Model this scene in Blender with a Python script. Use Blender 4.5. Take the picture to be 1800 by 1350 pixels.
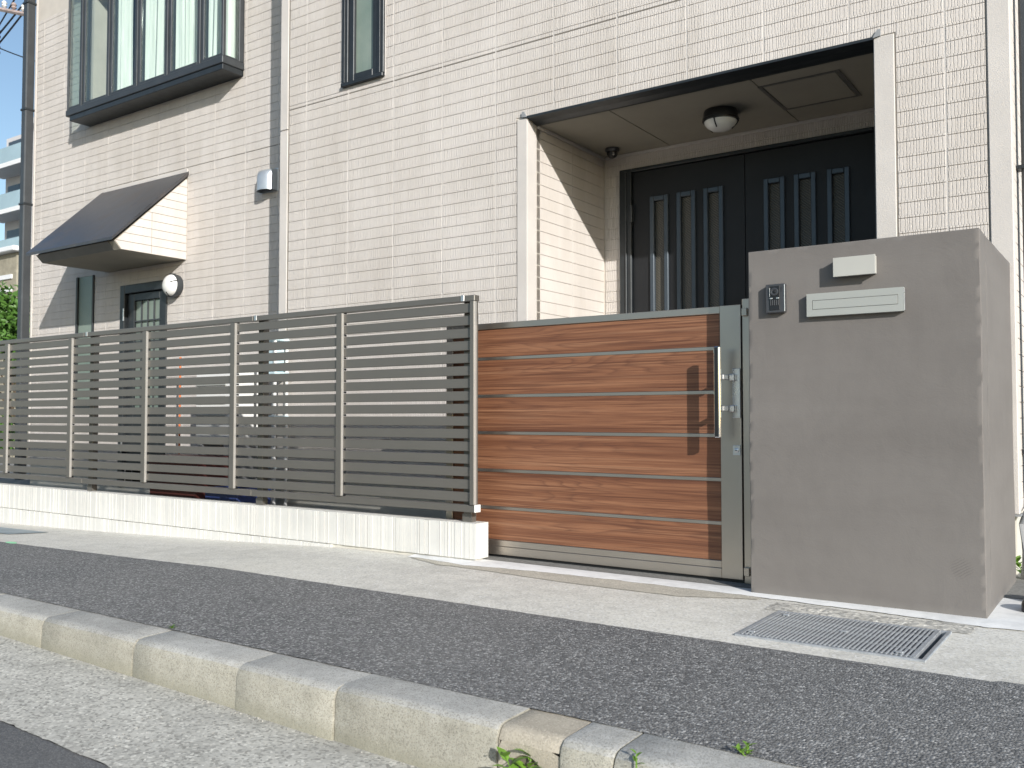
import bpy, bmesh, math, random
from mathutils import Vector, Matrix, noise
random.seed(11)
R = math.radians
scene = bpy.context.scene
for o in list(bpy.data.objects): bpy.data.objects.remove(o)
COL = scene.collection

# ------------------------------------------------------------------ camera
cd = bpy.data.cameras.new('camera'); cam = bpy.data.objects.new('camera', cd); COL.objects.link(cam)
cam.location = (0, 0, 0.8)
cam.rotation_euler = (R(90 + 2.149), 0, R(34.818))
cd.sensor_width = 36; cd.lens = 31.984
cd.clip_start = 0.05; cd.clip_end = 3000
cd.dof.use_dof = True; cd.dof.focus_distance = 4.6; cd.dof.aperture_fstop = 7.1
scene.camera = cam
# ------------------------------------------------------------------ light
SUN = Vector((1.55, -1.0, 0.76)).normalized()          # towards the sun
EL = math.asin(SUN.z); AZ = math.atan2(SUN.x, SUN.y)
w = bpy.data.worlds.new('World'); scene.world = w; w.use_nodes = True
nt = w.node_tree
sky = nt.nodes.new('ShaderNodeTexSky'); sky.sky_type = 'NISHITA'; sky.sun_disc = False
sky.sun_elevation = EL; sky.sun_rotation = AZ; sky.altitude = 20
sky.air_density = 1.0; sky.dust_density = 0.9; sky.ozone_density = 0.6
bg = nt.nodes['Background']; bg.inputs['Strength'].default_value = 0.13
tint = nt.nodes.new('ShaderNodeMix'); tint.data_type = 'RGBA'; tint.blend_type = 'MULTIPLY'; tint.inputs[0].default_value = 1
tint.inputs[7].default_value = (.94, 1.0, 1.02, 1)          # clear, slightly cyan daylight
nt.links.new(sky.outputs[0], tint.inputs[6]); nt.links.new(tint.outputs[2], bg.inputs[0])
sd = bpy.data.lights.new('sun', 'SUN'); sd.energy = 4.6; sd.angle = R(0.53); sd.color = (1.0, 0.965, 0.915)
sun = bpy.data.objects.new('sun', sd); COL.objects.link(sun)
sun.rotation_euler = SUN.to_track_quat('Z', 'Y').to_euler(); sun.location = (6, -4, 8)
vs = scene.view_settings
vs.view_transform = 'Standard'; vs.look = 'None'; vs.gamma = 1; vs.use_curve_mapping = False
vs.exposure = 0.24
scene.render.film_transparent = False
cy = scene.cycles
cy.use_denoising = True; cy.denoiser = 'OPENIMAGEDENOISE'; cy.denoising_input_passes = 'RGB_ALBEDO_NORMAL'; cy.denoising_prefilter = 'ACCURATE'
cy.max_bounces = 8; cy.transparent_max_bounces = 16; cy.glossy_bounces = 4; cy.diffuse_bounces = 4
cy.caustics_reflective = False; cy.caustics_refractive = False

# ------------------------------------------------------------------ helpers
class NB:
    """small node-building helper"""
    def __init__(s, name):
        s.m = bpy.data.materials.new(name); s.m.use_nodes = True
        s.t = s.m.node_tree; s.b = s.t.nodes['Principled BSDF']; s.out = s.t.nodes['Material Output']
    def n(s, kind, **kw):
        x = s.t.nodes.new('ShaderNode' + kind)
        for k, v in kw.items(): setattr(x, k, v)
        return x
    def l(s, a, b): s.t.links.new(a, b)
    def setin(s, node, i, v):
        if hasattr(v, 'is_output'): s.l(v, node.inputs[i])
        else: node.inputs[i].default_value = v
    def math(s, op, a, b=0.0, c=None, clamp=False):
        x = s.n('Math', operation=op, use_clamp=clamp); s.setin(x, 0, a); s.setin(x, 1, b)
        if c is not None: s.setin(x, 2, c)
        return x.outputs[0]
    def pos(s):
        return s.n('NewGeometry').outputs['Position']
    def obj(s):
        return s.n('TexCoord').outputs['Object']
    def map(s, v, scale=(1, 1, 1), loc=(0, 0, 0)):
        x = s.n('Mapping'); s.l(v, x.inputs['Vector']); x.inputs['Scale'].default_value = scale; x.inputs['Location'].default_value = loc
        return x.outputs[0]
    def noise(s, v, scale, detail=3, rough=.55, dist=0, col=False):
        x = s.n('TexNoise'); s.l(v, x.inputs['Vector']); x.inputs['Scale'].default_value = scale
        x.inputs['Detail'].default_value = detail; x.inputs['Roughness'].default_value = rough; x.inputs['Distortion'].default_value = dist
        return x.outputs[1 if col else 0]
    def voro(s, v, scale, feature='F1', out=0, rand=1):
        x = s.n('TexVoronoi', feature=feature); s.l(v, x.inputs['Vector']); x.inputs['Scale'].default_value = scale; x.inputs['Randomness'].default_value = rand
        return x.outputs[out]
    def ramp(s, f, stops, interp='LINEAR'):
        x = s.n('ValToRGB'); s.l(f, x.inputs[0]); e = x.color_ramp.elements; x.color_ramp.interpolation = interp
        e[0].position, e[-1].position = stops[0][0], stops[-1][0]
        for p, c in stops[1:-1]: e.new(p)
        for i, (p, c) in enumerate(stops):
            e[i].position = p
            e[i].color = (*c, 1) if hasattr(c, '__len__') else (c, c, c, 1)
        return x.outputs[0]
    def mix(s, f, a, b, blend='MIX'):
        x = s.n('Mix', data_type='RGBA', blend_type=blend)
        for i, v in ((0, f), (6, a), (7, b)):
            if hasattr(v, 'is_output'): s.l(v, x.inputs[i])
            else: x.inputs[i].default_value = (*v, 1) if hasattr(v, '__len__') else v
        return x.outputs[2]
    def bump(s, h, strength=.5, dist=.01, normal=None):
        x = s.n('Bump'); x.inputs['Strength'].default_value = strength; x.inputs['Distance'].default_value = dist
        s.l(h, x.inputs['Height'])
        if normal is not None: s.l(normal, x.inputs['Normal'])
        return x.outputs[0]
    def fin(s, col=None, rough=None, normal=None, metal=None, spec=None):
        for k, v in (('Base Color', col), ('Roughness', rough), ('Normal', normal), ('Metallic', metal), ('Specular IOR Level', spec)):
            if v is None: continue
            if hasattr(v, 'is_output'): s.l(v, s.b.inputs[k])
            elif hasattr(v, '__len__'): s.b.inputs[k].default_value = (*v, 1)
            else: s.b.inputs[k].default_value = v
        return s.m

def simple(name, col, rough=.6, metal=0, var=.12, vs=6, bump=0, bs=60, spec=.5, bd=.004):
    b = NB(name); p = b.obj()
    f = b.noise(p, vs, 4, .6)
    lo = tuple(c * (1 - var) for c in col); hi = tuple(min(1, c * (1 + var)) for c in col)
    c = b.ramp(f, [(.3, lo), (.7, hi)])
    r = b.math('ADD', b.math('MULTIPLY', b.noise(p, vs * 2.3, 3), .2), rough - .1)
    nrm = b.bump(b.noise(p, bs, 4, .6), bump, bd) if bump else None
    return b.fin(c, r, nrm, metal, spec)

M = {}
class MB:
    """collects shapes in world coordinates, then links ONE mesh object"""
    def __init__(s): s.bm = bmesh.new()
    def box(s, x0, x1, y0, y1, z0, z1, bev=0, seg=1):
        t = bmesh.new(); bmesh.ops.create_cube(t, size=1)
        for v in t.verts: v.co = Vector(((x0 + x1) / 2 + v.co.x * (x1 - x0), (y0 + y1) / 2 + v.co.y * (y1 - y0), (z0 + z1) / 2 + v.co.z * (z1 - z0)))
        if bev: bmesh.ops.bevel(t, geom=list(t.edges), offset=bev, segments=seg, affect='EDGES', profile=.5)
        s.merge(t); return s
    def merge(s, t, mtx=None):
        if mtx is not None: t.transform(mtx)
        me = bpy.data.meshes.new('tmp'); t.to_mesh(me); s.bm.from_mesh(me); bpy.data.meshes.remove(me); t.free()
    def faces(s, verts, faces):
        vs_ = [s.bm.verts.new(v) for v in verts]
        for f in faces:
            try: s.bm.faces.new([vs_[i] for i in f])
            except ValueError: pass
        return s
    def prism(s, poly, axis, a, b):
        """extrude a 2-D polygon along axis from a to b; poly in the two other axes"""
        def P(u, v, w): return {'x': (w, u, v), 'y': (u, w, v), 'z': (u, v, w)}[axis]
        n = len(poly); V = [P(u, v, a) for u, v in poly] + [P(u, v, b) for u, v in poly]
        F = [list(range(n)), list(range(2 * n - 1, n - 1, -1))] + [[i, i + n, (i + 1) % n + n, (i + 1) % n] for i in range(n)]
        s.faces(V, F); return s
    def tube(s, pts, r, n=8, cap=True):
        pts = [Vector(p) for p in pts]; rings = []
        up = Vector((0, 0, 1))
        for i, p in enumerate(pts):
            d = (pts[min(i + 1, len(pts) - 1)] - pts[max(i - 1, 0)]).normalized()
            a = d.cross(up);
            if a.length < 1e-4: a = d.cross(Vector((1, 0, 0)))
            a.normalize(); c = d.cross(a)
            rr = r[i] if hasattr(r, '__len__') else r
            rings.append([s.bm.verts.new(p + a * math.cos(t) * rr + c * math.sin(t) * rr) for t in [2 * math.pi * k / n for k in range(n)]])
        for A, B in zip(rings, rings[1:]):
            for k in range(n): s.bm.faces.new([A[k], A[(k + 1) % n], B[(k + 1) % n], B[k]])
        if cap: s.bm.faces.new(rings[0][::-1]); s.bm.faces.new(rings[-1])
        return s
    def lathe(s, prof, c, axis='z', n=32):
        """prof: list of (radius, height) ; c: centre"""
        c = Vector(c); rings = []
        for r, h in prof:
            ring = []
            for k in range(n):
                t = 2 * math.pi * k / n; u, v = r * math.cos(t), r * math.sin(t)
                q = {'z': (u, v, h), 'y': (u, h, v), 'x': (h, u, v)}[axis]
                ring.append(s.bm.verts.new(c + Vector(q)))
            rings.append(ring)
        for A, B in zip(rings, rings[1:]):
            for k in range(n): s.bm.faces.new([A[k], A[(k + 1) % n], B[(k + 1) % n], B[k]])
        for ring in (rings[0], rings[-1]):
            try: s.bm.faces.new(ring)
            except ValueError: pass
        return s
    def mesh(s, name, mat, origin=(0, 0, 0), smooth=False):
        bmesh.ops.remove_doubles(s.bm, verts=s.bm.verts, dist=1e-6)
        bmesh.ops.recalc_face_normals(s.bm, faces=s.bm.faces)
        o = Vector(origin)
        for v in s.bm.verts: v.co -= o
        me = bpy.data.meshes.new(name); s.bm.to_mesh(me); s.bm.free()
        if smooth:
            for p in me.polygons: p.use_smooth = True
            try: me.set_sharp_from_angle(angle=R(35))
            except Exception: pass
        if mat is not None: me.materials.append(mat)
        return me
    def build(s, name, mat, parent=None, smooth=False, **tags):
        o = org(parent)
        me = s.mesh(name, mat, o, smooth)
        return link(name, me, parent, (0, 0, 0) if parent is not None else (0, 0, 0), **tags)

ORG = {}
def org(parent):
    return ORG.get(parent.name, Vector((0, 0, 0))) if parent is not None else Vector((0, 0, 0))
def tag(o, label=None, cat=None, group=None, kind=None):
    if label: o['label'] = label
    if cat: o['category'] = cat
    if group: o['group'] = group
    if kind: o['kind'] = kind
    return o
def link(name, me, parent=None, loc=(0, 0, 0), **tags):
    o = bpy.data.objects.new(name, me); COL.objects.link(o); o.location = loc
    if parent is not None: o.parent = parent; ORG[o.name] = org(parent) + Vector(loc)
    else: ORG[o.name] = Vector(loc)
    tag(o, **tags); return o
def thing(name, loc, label, cat, group=None):
    o = bpy.data.objects.new(name, None); COL.objects.link(o); o.location = loc; o.empty_display_size = .1
    ORG[o.name] = Vector(loc); return tag(o, label, cat, group)
def one(name, mb, mat, label, cat, base, group=None, smooth=False):
    me = mb.mesh(name, mat, base, smooth); o = link(name, me, None, base); return tag(o, label, cat, group)
def sub_rects(r, holes):
    """rectangle (x0,x1,z0,z1) minus rectangular holes"""
    out = [r]
    for h in holes:
        nxt = []
        for a in out:
            x0, x1, z0, z1 = a; hx0, hx1, hz0, hz1 = h
            if hx1 <= x0 or hx0 >= x1 or hz1 <= z0 or hz0 >= z1: nxt.append(a); continue
            if hx0 > x0: nxt.append((x0, hx0, z0, z1))
            if hx1 < x1: nxt.append((hx1, x1, z0, z1))
            cx0, cx1 = max(x0, hx0), min(x1, hx1)
            if hz0 > z0: nxt.append((cx0, cx1, z0, hz0))
            if hz1 < z1: nxt.append((cx0, cx1, hz1, z1))
        out = nxt
    return out
def interp(x, xs, ys):
    if x <= xs[0]: return ys[0]
    for a, b, c, d in zip(xs, xs[1:], ys, ys[1:]):
        if x <= b: return c + (d - c) * (x - a) / (b - a)
    return ys[-1]
def sw(x, y):   # height of the pavement: level by the kerb, dips along the fence to the left
    g = interp(x, [-16, -8.3, -6.8, -5, -4.1], [-.25, -.122, -.09, -.035, 0])
    return g * min(1, max(0, (y - 2.1) / 1.94))
def rd(x):      # height of the gutter and road, falls to the right
    return interp(x, [-12, -7, 3, 12], [-.02, -.045, -.26, -.30])

# ------------------------------------------------------------------ materials
def m_siding(name, col, bstr=1.0):
    b = NB(name); p = b.pos()
    sx = b.n('SeparateXYZ'); b.l(p, sx.inputs[0]); X, Y, Z = sx.outputs
    u = b.math('ADD', X, Y)
    ci = b.math('FLOOR', b.math('DIVIDE', b.math('SUBTRACT', Z, .009), .0804))
    wn = b.n('TexWhiteNoise', noise_dimensions='1D'); b.l(ci, wn.inputs['W'])
    wob = b.noise(b.map(p, (55, 55, 38)), 1, 2, .5)
    W = b.math('ADD', b.math('ADD', b.math('MULTIPLY', u, 66), b.math('MULTIPLY', wn.outputs[0], 57)), b.math('MULTIPLY', wob, .55))
    v = b.n('TexVoronoi', voronoi_dimensions='1D', feature='DISTANCE_TO_EDGE'); b.l(W, v.inputs['W']); v.inputs['Scale'].default_value = 1
    v2 = b.n('TexVoronoi', voronoi_dimensions='1D', feature='F1'); b.l(W, v2.inputs['W']); v2.inputs['Scale'].default_value = 1
    gro = b.ramp(v.outputs['Distance'], [(.02, 0.0), (.15, 1.0)])
    cs = b.n('SeparateColor'); b.l(v2.outputs['Color'], cs.inputs[0])
    h = b.math('ADD', b.math('MULTIPLY', gro, .75), b.math('MULTIPLY', cs.outputs[0], .45))
    h = b.math('ADD', h, b.math('MULTIPLY', b.noise(p, 260, 3, .6), .22))
    n1 = b.noise(p, 1.3, 4, .6); n2 = b.noise(b.map(p, (9, 9, 1.2)), 1, 3, .6)
    f = b.math('ADD', b.math('MULTIPLY', n1, .6), b.math('MULTIPLY', n2, .4))
    lo = (col[0] * .87, col[1] * .855, col[2] * .83); hi = (col[0] * 1.05, col[1] * 1.05, col[2] * 1.05)
    c = b.ramp(f, [(.33, lo), (.62, hi)])
    c = b.mix(b.math('MULTIPLY', b.noise(p, 180, 2), .22), c, tuple(x * .72 for x in col))
    return b.fin(c, .88, b.bump(h, bstr, .0052), spec=.25)
CREAM = (.635, .596, .562)
M['siding'] = m_siding('siding_cream', CREAM, .85); M['siding_soft'] = m_siding('siding_cream_low_relief', CREAM, .35)
def m_stucco(name, col, scale=240, dist=.003, var=.1):
    b = NB(name); p = b.pos()
    c = b.ramp(b.noise(p, 2.2, 5, .6), [(.3, tuple(x * (1 - var) for x in col)), (.7, tuple(min(1, x * (1 + var * .5)) for x in col))])
    c = b.mix(b.math('MULTIPLY', b.noise(p, scale, 2), .25), c, tuple(x * .7 for x in col))
    return b.fin(c, .88, b.bump(b.noise(p, scale, 3, .6), .55, dist), spec=.25)
M['trim'] = m_stucco('trim_cream', (.605, .572, .54))
M['joint'] = simple('sealant_joint', (.20, .18, .155), .9, var=.2, vs=3)
M['grout'] = simple('siding_joint', (.56, .52, .47), .9, var=.1, vs=3)
M['found'] = m_stucco('foundation_render', (.62, .60, .54))
M['soffit'] = m_stucco('soffit_board', (.36, .335, .28), 130, .002)
M['dark'] = simple('dark_aluminium', (.028, .033, .037), .38, .25, .2, 8)
M['dark2'] = simple('dark_grey_aluminium', (.06, .066, .072), .42, .35, .15, 5)
M['door'] = simple('door_leaf_charcoal', (.016, .017, .019), .5, .0, .12, 3, .15, 300, .3, .001)
M['slot'] = simple('door_slot_frame', (.055, .072, .090), .36, .3, .1, 9)
M['black'] = simple('black_plastic', (.012, .013, .015), .35, 0, .1, 9)
M['fence'] = simple('fence_taupe_aluminium', (.165, .156, .141), .38, .45, .05, 2, .06, 420, .5, .0008)
M['fence_side'] = M['fence']
M['gate'] = simple('gate_taupe_aluminium', (.48, .435, .385), .36, .95, .04, 2, .05, 420, .5, .0008)
M['silver'] = simple('satin_silver', (.62, .63, .65), .28, .9, .05, 4)
M['chrome'] = simple('polished_chrome', (.82, .83, .85), .08, 1.0, .02, 4)
M['light_grey'] = simple('mailbox_light_grey', (.40, .41, .385), .38, .2, .04, 4)
M['plate'] = simple('nameplate_pale_grey', (.47, .465, .43), .4, .1, .04, 4)
M['graphite'] = simple('graphite_plastic', (.075, .078, .085), .35, .4, .1, 8)
M['white_plastic'] = simple('white_plastic', (.78, .78, .76), .4, 0, .05, 5)
M['lamp_glass'] = simple('opal_lamp_glass', (.80, .80, .78), .22, 0, .03, 5)
M['vent'] = simple('vent_galvanised', (.55, .58, .60), .32, .6, .07, 8)
M['steel'] = simple('grating_galvanised', (.47, .49, .51), .45, .55, .2, 20)
M['interior'] = simple('dark_interior', (.05, .055, .052), .9, 0, .2, 3)
M['rib_block'] = m_stucco('ribbed_block_white', (.66, .655, .625), 190, .002, .12)
M['pipe_grey'] = simple('grey_pvc', (.28, .29, .30), .5, 0, .08, 5)

def m_plaster():
    b = NB('trowelled_grey_plaster'); p = b.pos()
    a = b.noise(b.map(p, (1, 1, 1.6)), 1.6, 5, .62, .8); d = b.noise(b.map(p, (14, 14, 5)), 1, 4, .65)
    hb_ = b.noise(b.map(p, (.5, .5, 5)), 1, 3, .5)
    f = b.math('ADD', b.math('ADD', b.math('MULTIPLY', a, .35), b.math('MULTIPLY', d, .2)), b.math('MULTIPLY', hb_, .45))
    c = b.ramp(f, [(.32, (.146, .135, .127)), (.52, (.169, .157, .148)), (.70, (.187, .175, .165))])
    # fine speckle and pale flecks
    sp = b.ramp(b.voro(p, 46), [(.035, 1.0), (.06, 0.0)])
    c = b.mix(b.math('MULTIPLY', sp, .12), c, (.26, .25, .24))
    # a rubbed scratch patch low on the right of the front face
    loc = b.map(p, (1, 1, 1), (.617, -4.04, -.197))
    sep = b.n('SeparateXYZ'); b.l(loc, sep.inputs[0])
    dd = b.math('SQRT', b.math('ADD', b.math('POWER', sep.outputs[0], 2), b.math('POWER', sep.outputs[2], 2)))
    mask = b.ramp(dd, [(.025, 1.0), (.05, 0.0)])
    st = b.math('SINE', b.math('MULTIPLY', b.math('ADD', b.math('SUBTRACT', b.math('MULTIPLY', sep.outputs[2], 1.0), b.math('MULTIPLY', sep.outputs[0], .62)), b.math('MULTIPLY', b.noise(p, 30, 2), .012)), 520))
    scr = b.math('MULTIPLY', mask, b.ramp(st, [(.35, 0.0), (.9, 1.0)]))
    c = b.mix(b.math('MULTIPLY', scr, .45), c, (.085, .08, .076))
    # damp splash line along the foot
    sz = b.n('SeparateXYZ'); b.l(p, sz.inputs[0])
    ft = b.ramp(b.math('ADD', sz.outputs[2], b.math('MULTIPLY', b.noise(p, 9, 4, .7), .06)), [(.03, .35), (.075, 0.0)])
    c = b.mix(ft, c, (.24, .23, .21))
    h = b.math('ADD', b.math('MULTIPLY', b.noise(p, 5, 4, .6, 1.0), .8), b.math('MULTIPLY', b.noise(p, 120, 3, .6), .16))
    return b.fin(c, .8, b.bump(h, .5, .006), spec=.3)
M['plaster'] = m_plaster()

def m_wood():
    b = NB('woodgrain_laminate'); o = b.obj(); p = b.pos()
    oi = b.n('ObjectInfo'); off = b.n('CombineXYZ'); b.l(b.math('MULTIPLY', oi.outputs['Random'], 37), off.inputs[0]); b.l(b.math('MULTIPLY', oi.outputs['Random'], 91), off.inputs[2])
    va = b.n('VectorMath', operation='ADD'); b.l(p, va.inputs[0]); b.l(off.outputs[0], va.inputs[1]); q = va.outputs[0]
    # flowing cathedral field, then contour bands from it
    fld = b.noise(b.map(q, (.38, 1, 6.5)), 1.0, 2.2, .5, .12)
    bands = b.math('FRACT', b.math('MULTIPLY', fld, 24))
    line = b.ramp(bands, [(.0, 1.0), (.10, .55), (.35, .12), (.85, .0), (1.0, .9)])
    tone = b.noise(b.map(q, (.5, 1, 26)), 1.0, 4, .6, .15)
    c = b.ramp(tone, [(.26, (.105, .040, .021)), (.42, (.185, .078, .040)), (.57, (.258, .118, .062)), (.75, (.32, .165, .092))])
    c = b.mix(b.math('MULTIPLY', line, b.ramp(b.noise(b.map(q, (.9, 1, 7)), 1, 2), [(.36, .12), (.62, .8)])), c, (.10, .042, .026))
    fib = b.noise(b.map(q, (3.5, 1, 260)), 1.0, 3, .65)
    c = b.mix(b.ramp(fib, [(.46, .0), (.66, .7)]), c, (.11, .044, .026))
    stk = b.noise(b.map(q, (1.1, 1, 120)), 1.0, 2, .5, .1)
    c = b.mix(b.ramp(stk, [(.54, .0), (.64, .68)]), c, (.085, .032, .018))
    c = b.mix(b.ramp(b.noise(b.map(q, (.8, 1, 90)), 1.0, 2, .5), [(.58, .0), (.72, .45)]), c, (.37, .20, .115))
    return b.fin(c, .5, b.bump(fib, .12, .001), spec=.4)
M['wood'] = m_wood()

def m_asphalt(name, dark, mid, light, cell, bumpd, dust=.0, seed=0):
    b = NB(name); p = b.map(b.pos(), (1, 1, 1), (seed, seed, 0))
    v = b.n('TexVoronoi', feature='F1'); b.l(p, v.inputs['Vector']); v.inputs['Scale'].default_value = cell
    sc_ = b.n('SeparateColor'); b.l(v.outputs['Color'], sc_.inputs[0])
    c = b.ramp(sc_.outputs[0], [(.0, dark), (.35, tuple(x * .8 for x in mid)), (.7, tuple(x * 1.25 for x in mid)), (.9, tuple(x * .72 for x in light)), (1, light)])
    edge = b.voro(p, cell, 'DISTANCE_TO_EDGE')
    c = b.mix(b.ramp(edge, [(.0, .75), (.09, 0.0)]), c, tuple(x * .45 for x in dark))
    fine = b.noise(p, cell * 3.1, 3, .6)
    c = b.mix(b.math('MULTIPLY', fine, .3), c, mid)
    lg = b.noise(p, .9, 5, .65)
    c = b.mix(b.ramp(lg, [(.38, dust), (.68, 0.0)]), c, (.34, .33, .31))
    h = b.math('ADD', b.math('MULTIPLY', b.ramp(v.outputs['Distance'], [(.0, 1.0), (.75, 0.0)]), .8), b.math('MULTIPLY', sc_.outputs[1], .6))
    h = b.math('ADD', h, b.math('MULTIPLY', fine, .2))
    return b.fin(c, .78, b.bump(h, .9, bumpd), spec=.45)
M['walk'] = m_asphalt('pavement_asphalt', (.055, .056, .058), (.175, .175, .175), (.56, .555, .54), 130, .005, .2)
M['road'] = m_asphalt('road_asphalt', (.085, .086, .09), (.125, .127, .131), (.21, .21, .205), 190, .0022, .15, 31)

def m_concrete(name, col, cells=130, dark=.55, dust=.25, bumpd=.002, stain=(.33, .31, .25), spk=.5, seed=0):
    b = NB(name); p = b.map(b.pos(), (1, 1, 1), (seed, seed * .7, 0))
    big = b.noise(p, 1.1, 6, .65, .5); mid = b.noise(p, 9, 5, .65)
    f = b.math('ADD', b.math('MULTIPLY', big, .55), b.math('MULTIPLY', mid, .45))
    c = b.ramp(f, [(.34, tuple(x * .74 for x in col)), (.52, col), (.68, tuple(min(.85, x * 1.14) for x in col))])
    v = b.n('TexVoronoi', feature='F1'); b.l(p, v.inputs['Vector']); v.inputs['Scale'].default_value = cells
    sc_ = b.n('SeparateColor'); b.l(v.outputs['Color'], sc_.inputs[0])
    c = b.mix(b.ramp(sc_.outputs[0], [(.5, 0.0), (.95, spk)]), c, tuple(x * dark for x in col))
    c = b.mix(b.ramp(sc_.outputs[1], [(.8, 0.0), (1.0, spk)]), c, tuple(min(.9, x * 1.5) for x in col))
    c = b.mix(b.ramp(b.noise(p, .55, 5, .7), [(.5, 0.0), (.72, dust)]), c, stain)
    h = b.math('ADD', b.math('MULTIPLY', sc_.outputs[0], -.5), b.math('MULTIPLY', b.noise(p, cells * .5, 4, .65), .8))
    return b.fin(c, .85, b.bump(h, .7, bumpd), spec=.3)
M['strip'] = m_concrete('old_concrete_strip', (.69, .665, .60), 125, .5, .35, .0025, (.50, .47, .39), .45)
M['gutter'] = m_concrete('gutter_concrete', (.54, .525, .475), 115, .35, .65, .004, (.21, .205, .19), .7, 5)
M['kerb'] = m_concrete('kerb_concrete', (.36, .345, .285), 170, .62, .25, .0022, (.25, .235, .17), .5, 9)
M['apron'] = m_concrete('fresh_white_mortar', (.80, .80, .785), 60, .85, .05, .001, (.7, .69, .66), .15, 13)
M['sand'] = m_concrete('sandy_mortar', (.55, .515, .435), 160, .6, .2, .0025, (.3, .27, .2), .5, 17)
M['porch_tile'] = simple('porch_floor_tile', (.10, .095, .09), .7, 0, .15, 6)
M['yard'] = m_concrete('yard_concrete', (.24, .235, .22), 90, .6, .3, .003, (.2, .19, .16), .5, 21)
M['ground'] = m_concrete('far_ground', (.24, .24, .23), 20, .7, .3, .01, (.15, .16, .12), .4, 25)

def m_kerb():
    b = NB('kerb_stone_concrete'); p = b.pos()
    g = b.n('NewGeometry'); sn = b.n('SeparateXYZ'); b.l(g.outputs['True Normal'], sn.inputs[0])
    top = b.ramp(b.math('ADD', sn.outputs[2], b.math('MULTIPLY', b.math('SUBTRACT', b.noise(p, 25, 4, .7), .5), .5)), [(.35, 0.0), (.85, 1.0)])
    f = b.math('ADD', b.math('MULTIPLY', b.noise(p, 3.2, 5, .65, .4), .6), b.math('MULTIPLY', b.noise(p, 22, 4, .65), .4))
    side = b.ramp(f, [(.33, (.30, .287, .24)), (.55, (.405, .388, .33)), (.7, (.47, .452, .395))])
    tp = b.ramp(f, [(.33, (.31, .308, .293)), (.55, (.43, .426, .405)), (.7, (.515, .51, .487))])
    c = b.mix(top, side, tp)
    v = b.n('TexVoronoi', feature='F1'); b.l(p, v.inputs['Vector']); v.inputs['Scale'].default_value = 320
    sc_ = b.n('SeparateColor'); b.l(v.outputs['Color'], sc_.inputs[0])
    c = b.mix(b.ramp(sc_.outputs[0], [(.55, 0.0), (.97, .55)]), c, (.15, .14, .115))
    oi = b.n('ObjectInfo')
    hs = b.n('HueSaturation'); b.l(c, hs.inputs['Color']); b.l(b.math('ADD', b.math('MULTIPLY', oi.outputs['Random'], .1), .95), hs.inputs['Value'])
    # green-grey tide stain near the gutter
    sz = b.n('SeparateXYZ'); b.l(p, sz.inputs[0])
    tz = b.math('ADD', b.math('ADD', sz.outputs[2], b.math('MULTIPLY', sz.outputs[0], .0215)), .24)
    tz = b.math('ADD', tz, b.math('MULTIPLY', b.math('SUBTRACT', b.noise(b.map(p, (4, 4, 10)), 1, 4, .7), .5), .07))
    tide = b.ramp(tz, [(.055, .55), (.10, 0.0)])
    c = b.mix(tide, hs.outputs[0], (.26, .25, .19))
    h = b.math('ADD', b.math('MULTIPLY', sc_.outputs[1], .5), b.noise(p, 95, 4, .65))
    return b.fin(c, .88, b.bump(h, .75, .0022), spec=.3)
M['kerb'] = m_kerb()

def m_glass(name, tint=(.93, .965, .95), refl=.10, rough=.02):
    b = NB(name); t = b.t
    tr = b.n('BsdfTransparent'); tr.inputs[0].default_value = (*tint, 1)
    gl = b.n('BsdfGlossy'); gl.inputs['Color'].default_value = (.95, 1, .98, 1); gl.inputs['Roughness'].default_value = rough
    lw = b.n('LayerWeight'); lw.inputs[0].default_value = .5      # facing: same from both sides of the pane
    fac = b.math('ADD', b.math('MULTIPLY', b.math('POWER', lw.outputs['Facing'], 5), .9), refl * .5, clamp=True)
    mx = b.n('MixShader'); b.l(fac, mx.inputs[0]); b.l(tr.outputs[0], mx.inputs[1]); b.l(gl.outputs[0], mx.inputs[2])
    b.l(mx.outputs[0], b.out.inputs[0]); return b.m
M['glass'] = m_glass('window_glass')
def m_frost():
    b = NB('ribbed_frosted_glass'); p = b.pos()
    sx = b.n('SeparateXYZ'); b.l(p, sx.inputs[0])
    h = b.math('SINE', b.math('MULTIPLY', sx.outputs[0], 900))
    c = b.ramp(b.noise(p, 3, 4, .6), [(.3, (.14, .20, .165)), (.7, (.22, .27, .23))])
    c = b.mix(b.math('MULTIPLY', b.math('ADD', h, 1), .12), c, (.30, .34, .31))
    return b.fin(c, .28, b.bump(h, .35, .001), spec=.6)
M['frost'] = m_frost()
def m_slotglass():
    b = NB('diagonal_patterned_door_glass'); p = b.pos()
    sx = b.n('SeparateXYZ'); b.l(p, sx.inputs[0])
    dgl = b.math('ADD', b.math('MULTIPLY', sx.outputs[0], .8), sx.outputs[2])
    h = b.math('SINE', b.math('MULTIPLY', dgl, 330))
    c = b.mix(b.ramp(h, [(.3, 0.0), (.95, .7)]), (.06, .056, .045), (.14, .13, .105))
    return b.fin(c, .35, b.bump(h, .5, .002), spec=.5)
M['slotglass'] = m_slotglass()
def m_curtain():
    b = NB('white_lace_curtain'); p = b.pos()
    c = b.ramp(b.noise(b.map(p, (30, 30, 2)), 1, 3), [(.3, (.66, .70, .67)), (.7, (.82, .85, .82))])
    return b.fin(c, .9, b.bump(b.noise(p, 160, 2), .3, .002), spec=.1)
M['curtain'] = m_curtain()
M['leaf'] = simple('leaf_green', (.07, .16, .025), .5, 0, .35, 3)
M['leaf2'] = simple('bright_leaf', (.13, .25, .03), .45, 0, .3, 40)
M['bark'] = simple('bark', (.10, .075, .05), .9, 0, .3, 10, .6, 40)
M['wire'] = simple('black_cable', (.012, .013, .018), .6, 0, .05, 3)
M['arm'] = simple('crossarm_painted_steel', (.42, .33, .30), .6, .1, .25, 4)
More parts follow.
